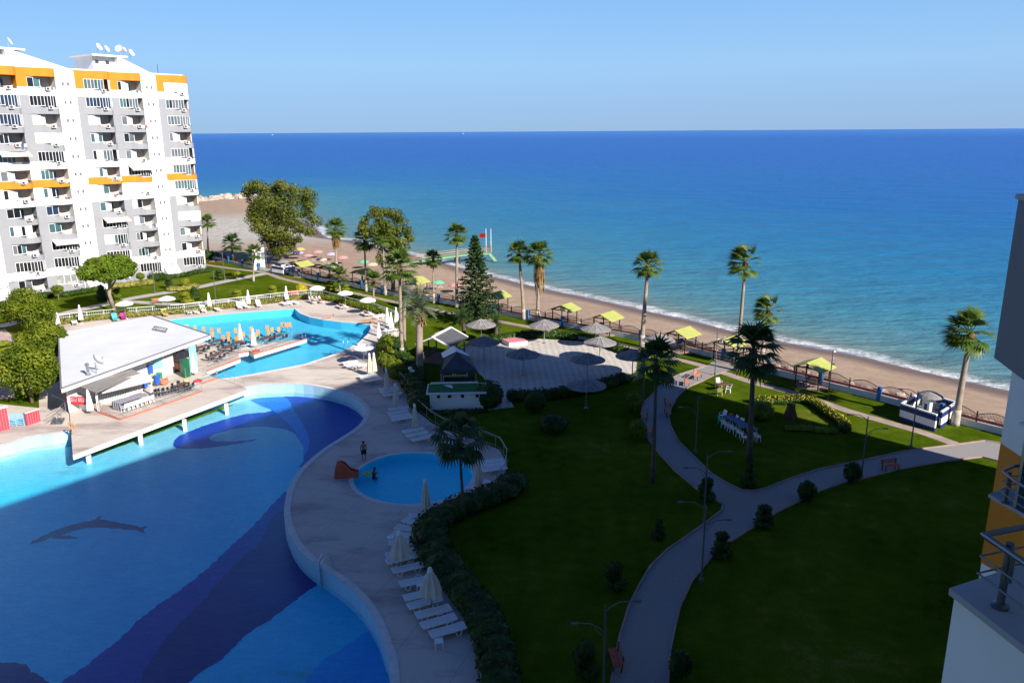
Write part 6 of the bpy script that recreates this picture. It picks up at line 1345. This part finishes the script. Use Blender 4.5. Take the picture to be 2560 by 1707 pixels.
# ------------------------------------------------------------------ red slide
mat('slide_red',(.50,.10,.045),.45,.12,2)
sl=thing('water_slide',"little rust red children's slide at the edge of the oval pool",'slide',g('M',640,515)); a0=g('M',745,490)-g('M',560,500); sa=math.atan2(a0.y,a0.x); sl.rotation_euler=(0,0,sa); sl.scale=(.88,.88,.88)
b=MB(); pr_=[(-.95,0),(-.85,.75),(-.55,1.15),(-.2,1.22),(.1,1.0),(.45,.5),(.95,.28),(1.2,.25)]
for y0,y1,lift in((-.42,-.28,.22),(-.28,.28,0),(.28,.42,.22)):
    tp=[(x,z+(lift if i>1 else 0)) for i,(x,z) in enumerate(pr_)]
    vs=[]; 
    for y in(y0,y1): vs+=[(x,y,max(z,.02)) for x,z in tp]+[(x,y,0) for x,_ in tp]
    n=len(tp); fs=[(i,i+1,2*n+i+1,2*n+i)[::-1] for i in range(n-1)]+[(i,n+i,n+i+1,i+1)[::-1] for i in range(n-1)]+[(2*n+i,2*n+i+1,3*n+i+1,3*n+i)[::-1] for i in range(n-1)]+[(n-1,2*n-1,4*n-1,3*n-1)[::-1],(0,2*n,3*n,n)[::-1]]
    b.add(vs,fs)
b.build('body','slide_red',sl,smooth=False)
b=MB(); b.tube([(-.8,-.36,.9),(-.6,-.36,1.5),(-.3,-.36,1.5)],.04,6); b.tube([(-.8,.36,.9),(-.6,.36,1.5),(-.3,.36,1.5)],.04,6); b.build('handle','slide_red',sl)
ldr=thing('pool_ladder','steel pool ladder over the curved wall of the drained pool','pool ladder',g('M',470,1400,.045)); p0=ldr.location; w0=V(p0)-min(big,key=lambda q:(q-p0).length); w0.z=0; wn=w0.normalized(); tn=V((-wn.y,wn.x,0))
for s_ in(-.28,.28):
    MB().tube([tn*s_-wn*(w0.length+.12)+V((0,0,-1.35)),tn*s_-wn*(w0.length+.12)+V((0,0,.5)),tn*s_-wn*(w0.length-.1)+V((0,0,.85)),tn*s_+wn*.1+V((0,0,.85)),tn*s_+wn*.3+V((0,0,.5)),tn*s_+wn*.3],.025,8).build('handrail','metal',ldr)
for i in range(4): q=-wn*(w0.length+.12)+V((0,0,-1.1+.3*i)); MB().bar(q-tn*.28,q+tn*.28,.06,.03).build('rung','metal',ldr)
def steps(k,x,y,lb):
    t=thing('pool_ladder',lb,'pool ladder',g(k,x,y,.03)); 
    for s_ in(-.28,.28): MB().tube([(s_,-.45,-.7),(s_,-.45,.5),(s_,-.25,.8),(s_,.1,.8),(s_,.25,.5),(s_,.25,0)],.025,6).build('handrail','metal',t)
    return t
steps('E',125,300,'small steel ladder on the far edge of the upper pool'); steps('E',1855,640,'steel ladder on the near right edge of the upper pool')
# ------------------------------------------------------------------ beach: kiosks, jetty, umbrellas
gridmat('stripe_dummy',(.6,.6,.6),(.5,.5,.5),1)
mat('navy_paint',(.012,.03,.13),.5,.15,2)
def shower(k,x,y,x2,y2,x3,y3,lb):
    A=g(k,x,y); B=g(k,x2,y2); C=g(k,x3,y3); t=thing('shower_kiosk',lb,'kiosk',A); u=B-A; v=C-B; v=V((v.x,v.y,0))
    Pn=[V((0,0,0)),u,u+v,v]
    for i in range(4):
        a,c=Pn[i],Pn[(i+1)%4]
        if i==1: a=a+(c-a)*.22
        for j,(z0,z1,m_) in enumerate(((0,.35,'navy_paint'),(.35,1.0,'bar_white'),(1.0,1.5,'navy_paint'),(1.5,1.62,'bar_white'))):
            b=MB(); b.bar(a+V((0,0,(z0+z1)/2)),c+V((0,0,(z0+z1)/2)),.18+.004*j,z1-z0); b.build('wall_band',m_,t)
    c=(u+v)/2; b=MB(); b.box((c.x,c.y,1.1),(.8,.8,2.2),0,.4); b.box((c.x,c.y,1.2),(.85,.3,.7),1,.4); b.build('column',['bar_white','navy_paint'],t)
    b=MB(); n=14; vs=[(c.x,c.y,2.75)]
    for r,z in((.5,2.6),(.95,2.42),(1.15,2.22)):
        for j in range(n): a=2*PI*j/n; vs.append((c.x+r*math.cos(a),c.y+r*math.sin(a),z))
    b.add(vs,[(0,1+j,1+(j+1)%n) for j in range(n)]+[(1+i*n+j,1+(i+1)*n+j,1+(i+1)*n+(j+1)%n,1+i*n+(j+1)%n) for i in range(2) for j in range(n)]); b.build('canopy','thatch',t)
    return t
shower('J',1000,1345,1380,1475,1590,1330,'navy and white striped open shower kiosk beside the thick palm')
shower('C',965,1150,1085,1170,1210,1150,'navy and white striped shower kiosk at the far end of the fence')
wg=slab('gate_wall','white rendered gate wall with dark lettered opening by the far lawn','wall',g('C',760,1110),g('C',885,1095),0,4.2,.5,'bar_white')
b=MB(); 
for i in range(2): b.box((-.1+.9*i,-.27,2.6),(.7,.06,1.5)); 
b.build('opening','own_grey',wg)
mat('jetty_green',(.16,.30,.16),.8,.2); mat('rail_orange',(.42,.28,.15),.7,.2)
jt=thing('jetty','long green jetty with orange rails running from the beach into the sea','jetty',g('F',760,690,-1.3)); o=jt.location.copy(); ZJ=-.4
jp=[g('F',760,690,-1.0),g('F',900,660,ZJ),g('F',1140,625,ZJ),g('F',1400,592,ZJ),g('F',1660,578,ZJ)]
b=MB()
for i in range(4): b.bar(jp[i]-o,jp[i+1]-o,2.2,.35)
b.build('deck','jetty_green',jt)
for p,a in along(jp,5.2,3):
    for s_ in(-.9,.9):
        q=p-o+V((-math.sin(a)*s_,math.cos(a)*s_,0)); MB().tube([q+V((0,0,-.2)),q+V((0,0,-3.2))],.16,6).build('pile','dark_metal',jt)
for s_ in(-1.05,1.05):
    pts=[p-o for p in offset(jp,s_)]
    for h in(.6,1.1): MB().tube([p+V((0,0,h)) for p in pts],.045,5).build('rail','rail_orange',jt)
e=jp[-1]-o
b=MB(); b.bar(e+V((0,0,0)),e+V((1.6,-1.6,-1.6)),1.0,.15); b.build('steps','jetty_green',jt)
ht=height(jp[-1],*S('F',1660,320))
for dx in(-.5,.6):
    fp=thing('flagpole','pale flagpole at the jetty head, '+('left one flying a small red flag' if dx<0 else 'right one, bare'),'flagpole',jp[-1]+V((dx,0,.15))); MB().tube([(0,0,0),(0,0,ht-ZJ)],[.08,.05],6).build('pole','bar_white',fp)
    MB().tube([(0,0,0),(0,0,(ht-ZJ)*.3)],[.14,.12],6).build('painted_foot','orange_paint',fp)
    if dx<0: b=MB(); b.add([(0,0,ht-ZJ-1.0),(-1.5,.3,ht-ZJ-1.1),(-1.5,.3,ht-ZJ-2.1),(0,0,ht-ZJ-2.0)],[(0,1,2,3),(3,2,1,0)]); b.build('flag','red_paint',fp)
for c_,n_ in (((.52,.40,.13),'yellow'),((.10,.30,.55),'blue'),((.45,.36,.58),'lilac'),((.60,.26,.27),'pink'),((.12,.42,.26),'green'),((.60,.42,.30),'peach'),((.58,.52,.40),'cream')): mat('beach_'+n_,c_,.8,.08)
def beach_umbrella():
    o=thing('beach_umbrella','beach umbrella','beach umbrella'); MB().tube([(0,0,-.8),(0,0,2.0)],.03,5).build('pole','metal',o)
    b=MB(); n=12; vs=[(0,0,2.12)]
    for r,z in((.55,2.02),(1.1,1.75),(1.12,1.66)):
        for j in range(n): a=2*PI*j/n; vs.append((r*math.cos(a),r*math.sin(a),z))
    b.add(vs,[(0,1+j,1+(j+1)%n) for j in range(n)]+[(1+i*n+j,1+(i+1)*n+j,1+(i+1)*n+(j+1)%n,1+i*n+(j+1)%n) for i in range(2) for j in range(n)]); b.build('canopy','beach_cream',o); return o
ZB=-.9
BU=[('y',1030,500,'cream','near the farthest gazebo'),('y',500,230,'yellow','farthest up the beach'),('y',220,280,'blue','beside the largest eucalyptus'),('y',460,320,'lilac','beside the blue one'),('y',930,300,'pink','standing highest in the middle'),('y',690,400,'pink','low and left of the middle'),('y',1260,360,'lilac','left of the dead skirted palm'),('y',1540,450,'pink','right of the dead skirted palm'),('y',2060,560,'green','behind the thin palm trunk'),('y',2270,630,'peach','left of the pale palm trunk'),('F',895,960,'yellow','below the jetty'),('F',1110,1010,'green','over white chairs below the jetty'),('F',1300,1040,'pink','half hidden by the tall straight palm'),('C',790,960,'pink','under the left of the largest eucalyptus')]
for i,(k,x,y,n_,lb) in enumerate(BU): place('bumb',beach_umbrella,g(k,x,y,ZB),i*.7,f'{n_} beach umbrella {lb}','beach umbrellas on the sand',1.05,{'beach_cream':'beach_'+n_} if n_!='cream' else None)
for i,(k,x,y,c_) in enumerate((('y',350,340,0),('y',800,330,0),('y',900,330,0),('y',1170,400,0),('y',1060,370,0),('y',1990,590,1),('y',2310,590,1),('y',300,235,1),('y',1500,470,1),('y',2290,610,0),('F',1090,965,0),('F',1130,960,0),('F',960,940,0),('F',1210,1005,0),('F',1270,1000,0),('I',920,1175,0),('C',990,975,1))):
    place('lounger',lounger,g(k,x,y,ZB+.3)-V((0,0,.34)),.3*math.sin(i*2)+.5,f'{"orange" if c_ else "white"} beach lounger, {ORD[i]} of those scattered on the sand','loungers on the sand',(1.15,1.15,1.15),{'plastic_white':'orange_paint'} if c_ else None)
# boulders edging the promenade and the breakwater
def boulder():
    b=MB(); b.blob((0,0,.1),(.55,.42,.34),0,.22,3,9,6,2.2); o=b.build('boulder','rubble'); return tag(o,'boulder','boulder','boulders along the promenade')
rr=random.Random(12); ol=offset(fx,3.0)
for i,(p,a) in enumerate(along(ol,1.75)):
    pp=V((p.x,p.y,0))
    if pp.length>150 or (pp.length>95 and i%2): continue
    place('boulder',boulder,(p.x+rr.uniform(-.4,.4),p.y+rr.uniform(-.4,.4),-.35),rr.uniform(0,6),'pale boulder in the row edging the sand beyond the beach fence','boulders along the promenade',rr.uniform(.7,1.5))
bw=thing('breakwater','pale rubble breakwater at the far end of the beach','breakwater'); b=MB(); rr=random.Random(2)
bl=[G(x,y,ZSEA) for x,y in ((250,528),(400,516),(497,509),(560,503),(616,499),(650,501),(668,508))]
for i,(p,a) in enumerate(along(bl,2.2)):
    for j in range(5):
        q=p+V((rr.uniform(-2,2),rr.uniform(-9,6),0)); s_=rr.uniform(.8,2.2); b.blob((q.x,q.y,ZSEA+rr.uniform(.1,1.6)),(s_*1.2,s_,s_*.8),0,.25,i*5+j,7,5,2)
b.build('rubble','rubble',bw)
for x,y,lb in ((681,336.5,'tiny white boat on the horizon, left of two'),(1158,331.5,'tiny white boat on the horizon, right of two')):
    p=G(x,y+.8,ZSEA); p=p*(11000/p.length); p.z=ZSEA; t=thing('boat',lb,'boat',p,.4); t.scale=(1.5,1.5,1.5); b=MB(); b.add([(-5,-1.5,0),(4,-1.5,0),(7,0,0),(4,1.5,0),(-5,1.5,0),(-5,-1.8,1.8),(4,-1.8,1.8),(8,0,2.2),(4,1.8,1.8),(-5,1.8,1.8)],[(0,1,6,5),(1,2,7,6),(2,3,8,7),(3,4,9,8),(4,0,5,9),(5,6,7,8,9)]); b.build('hull','bar_white',t); b=MB(); b.box((-1,0,2.6),(4,2.4,1.8)); b.build('cabin','bar_white',t)
# ------------------------------------------------------------------ people
mat('skin',(.42,.23,.15),.6,.08,4); mat('skin_tan',(.30,.15,.09),.6,.08,4); mat('hair_black',(.012,.010,.010),.6,.2); mat('shorts_dark',(.015,.015,.022),.8,.2,4); mat('float_yellow',(.55,.60,.05),.5,.1); mat('swim_blue',(.03,.06,.30),.7,.1); mat('shoe',(.55,.53,.50),.7,.1); mat('pink_cloth',(.70,.10,.30),.8,.1); mat('swim_red',(.45,.05,.06),.8,.1)
def body(name,J,E_,Rd,m,parent,root=0):
    me=bpy.data.meshes.new(name); me.from_pydata([V(J[k]) for k in J],[(list(J).index(a),list(J).index(c)) for a,c in E_],[])
    o=bpy.data.objects.new(name,me); COL.objects.link(o); o.modifiers.new('s','SKIN'); sv=me.skin_vertices[0].data
    for i,k in enumerate(J): r=Rd[k]; sv[i].radius=(r,r) if not isinstance(r,tuple) else r; sv[i].use_root=(i==root)
    sb=o.modifiers.new('b','SUBSURF'); sb.levels=1; sb.render_levels=1
    dg=bpy.context.evaluated_depsgraph_get(); ev=o.evaluated_get(dg); m2=bpy.data.meshes.new_from_object(ev); o.modifiers.clear(); o.data=m2; m2.materials.clear(); m2.materials.append(M[m]); m2.polygons.foreach_set('use_smooth',[True]*len(m2.polygons)); o.parent=parent; return o
RD=dict(pel=.13,bel=.115,che=.145,nec=.055,hd0=.075,hd1=.10,hd2=.07)
for s_ in 'LR': RD.update({'sh'+s_:.062,'el'+s_:.042,'wr'+s_:.03,'ha'+s_:.034,'hi'+s_:.095,'kn'+s_:.062,'an'+s_:.04,'to'+s_:.03})
ED=[('pel','bel'),('bel','che'),('che','nec'),('nec','hd0'),('hd0','hd1'),('hd1','hd2')]+[e for s_ in 'LR' for e in (('che','sh'+s_),('sh'+s_,'el'+s_),('el'+s_,'wr'+s_),('wr'+s_,'ha'+s_),('pel','hi'+s_),('hi'+s_,'kn'+s_),('kn'+s_,'an'+s_),('an'+s_,'to'+s_))]
def fingers(par,h,d,m):
    d=V(d).normalized(); s_=d.orthogonal().normalized()
    for i in range(4):
        q=V(h)+s_*(i-1.5)*.02; l=(.065,.08,.075,.06)[i]; MB().tube([q,q+d*l*.6,q+d*l+s_.cross(d)*.012],[.009,.008,.006],6).build('finger',m,par)
    q=V(h)-s_*.035-d*.03; MB().tube([q,q-s_*.02+d*.03,q-s_*.022+d*.055],[.010,.009,.007],6).build('thumb',m,par)
def face(par,c,fwd,m_hair,sc_=1.0,long=0):
    c=V(c); fwd=V(fwd).normalized(); rt=fwd.cross(V((0,0,1))); rt=rt.normalized() if rt.length>.1 else V((1,0,0)); up=rt.cross(fwd)
    b=MB(); 
    for s_ in(-1,1): b.blob(c+fwd*.092+rt*s_*.034+up*.012,(.011,.011,.008),0,0,1,8,6)
    b.build('eye','hair_black',par)
    b=MB(); b.add([c+fwd*.095+up*.015,c+fwd*.125-up*.02,c+fwd*.092+rt*.018-up*.025,c+fwd*.092-rt*.018-up*.025],[(0,2,1),(0,1,3),(1,2,3)]); b.build('nose','skin',par)
    b=MB(); b.bar(c+fwd*.093-rt*.025-up*.052,c+fwd*.093+rt*.025-up*.052,.012,.008); b.build('mouth','swim_red',par)
    for s_ in(-1,1): MB().blob(c+rt*s_*.098,(.018,.018,.03),0,0,2,8,6).build('ear','skin',par)
    b=MB(); b.blob(c+up*.035-fwd*.022,(.108,.108,.092),0,.03,5,14,9,4)
    if long: b.blob(c-fwd*.075-up*.08,(.085,.06,.15),0,.05,6,12,8,4)
    b.build('hair',m_hair,par)
# standing man seen from behind
mp=g('M',826,360,.02); man=thing('person','bare backed person in dark shorts standing by the paddling pool','person',mp,.35)
J=dict(pel=(0,0,.93),bel=(0,0,1.10),che=(0,0,1.32),nec=(0,.0,1.48),hd0=(0,.02,1.56),hd1=(0,.025,1.64),hd2=(0,.02,1.70))
for n_,s_ in(('L',-1),('R',1)): J.update({'sh'+n_:(s_*.19,0,1.40),'el'+n_:(s_*.25,-.03,1.13),'wr'+n_:(s_*.23,.10,.92),'ha'+n_:(s_*.22,.14,.87),'hi'+n_:(s_*.10,0,.88),'kn'+n_:(s_*.12,.02,.48),'an'+n_:(s_*.13,-.01,.09),'to'+n_:(s_*.15,.14,.03)})
body('body',J,ED,RD,'skin_tan',man)
for s_ in(-1,1): fingers(man,(s_*.22,.16,.86),(0,.35,-1),'skin_tan')
face(man,(0,.03,1.635),(0,1,0),'hair_black')
b=MB(); b.tube([(0,0,1.02),(0,0,.93),(0,0,.86)],[.165,.185,.19],14)
for s_ in(-1,1): b.tube([(s_*.09,0,.92),(s_*.115,.01,.62)],[.125,.108],12)
b.build('shorts','shorts_dark',man)
b=MB()
for s_ in(-1,1): b.box((s_*.14,.06,.02),(.11,.27,.05)); 
b.build('sandals','shoe',man)
# bather with a child float, waist deep in the paddling pool
sp=g('M',920,500,-.1); sw=thing('person','dark haired bather with yellow arm float crouching in the paddling pool','person',sp,-.5)
J=dict(pel=(0,0,-.22),bel=(0,.04,-.02),che=(0,.08,.2),nec=(0,.1,.36),hd0=(0,.13,.44),hd1=(0,.15,.52),hd2=(0,.15,.58))
for n_,s_ in(('L',-1),('R',1)): J.update({'sh'+n_:(s_*.18,.08,.28),'el'+n_:(s_*.27,.22,.1),'wr'+n_:(s_*.16,.40,.06),'ha'+n_:(s_*.12,.46,.05),'hi'+n_:(s_*.10,0,-.25),'kn'+n_:(s_*.14,.3,-.3),'an'+n_:(s_*.13,.05,-.42),'to'+n_:(s_*.13,.18,-.43)})
body('body',J,ED,RD,'skin_tan',sw)
for s_ in(-1,1): fingers(sw,(s_*.12,.48,.05),(-s_*.3,1,-.1),'skin_tan')
face(sw,(0,.155,.52),(0,1,-.1),'hair_black',1,1)
b=MB(); b.tube([(0,.0,-.3),(0,.04,-.02),(0,.075,.2)],[.17,.145,.17],14); b.build('swimsuit','shorts_dark',sw)
fl=thing('swim_float','small yellow green swim ring beside the bather','swim float',sp+V((-.55,.1,.03))); MB().tube([V((.24*math.cos(a),.24*math.sin(a),.05)) for a in [2*PI*q/14 for q in range(15)]],.085,8).build('ring','float_yellow',fl); MB().blob((0,0,.05),(.08,.08,.03),0,0,3,8,6).build('seat_strap','swim_blue',fl)
# people lying on loungers; sitting woman in pink
def lying(label,loc,rz,m,cloth,back=0):
    t=thing('person',label,'person',loc,rz); J=dict(pel=(0,0,.13),bel=(.17,0,.14),che=(.38,0,.17+.2*back),nec=(.53,0,.2+.35*back),hd0=(.6,0,.23+.42*back),hd1=(.67,0,.26+.48*back),hd2=(.73,0,.27+.52*back))
    for n_,s_ in(('L',-1),('R',1)): J.update({'sh'+n_:(.45,s_*.18,.18+.25*back),'el'+n_:(.2,s_*.27,.14),'wr'+n_:(-.02,s_*.23,.16),'ha'+n_:(-.08,s_*.21,.17),'hi'+n_:(-.05,s_*.1,.13),'kn'+n_:(-.46,s_*.13,.26 if s_>0 else .16),'an'+n_:(-.85,s_*.11,.08),'to'+n_:(-.93,s_*.12,.2)})
    body('body',J,ED,RD,m,t); 
    for s_ in(-1,1): fingers(t,(-.1,s_*.2,.17),(-1,-.1*s_,-.1),m)
    face(t,(.67,0,.26+.48*back),(-.35,0,1) if back<.5 else (-1,0,.3),'hair_black')
    b=MB(); b.tube([(-.1,0,.13),(.06,0,.135)],[.145,.14],12); b.build('swimwear',cloth,t); return t
dv=(G(766,743)-G(564,766)); hd=math.atan2(dv.y,dv.x)+PI/2
lying('person in red swimwear reclining under the corner parasol, left',g('E',1490,150,.3)*1+V((0,0,.1)),hd,'skin','swim_red',.7)
lying('person in dark swimwear reclining under the corner parasol, right',g('E',1570,145,.3)+V((0,0,.1)),hd+.12,'skin','shorts_dark',.7)
lying('person lying in blue swimwear under the second corner parasol',g('E',1800,203,.3)+V((0,0,.1)),hd,'skin_tan','swim_blue',.2)
lying('person lying in dark swimwear under the third corner parasol',g('E',2075,283,.3)+V((0,0,.1)),hd,'skin_tan','shorts_dark',.2)
p=g('E',1660,330,.02); lying('person in pink sunbathing on the bare deck by the upper pool',p+V((0,0,-.02)),.5,'skin','pink_cloth',.4)
# ------------------------------------------------------------------ clearing up prototypes that were only copied from
def _rm(o):
    for c in list(o.children): _rm(c)
    bpy.data.objects.remove(o)
for o in LEFT: _rm(o)
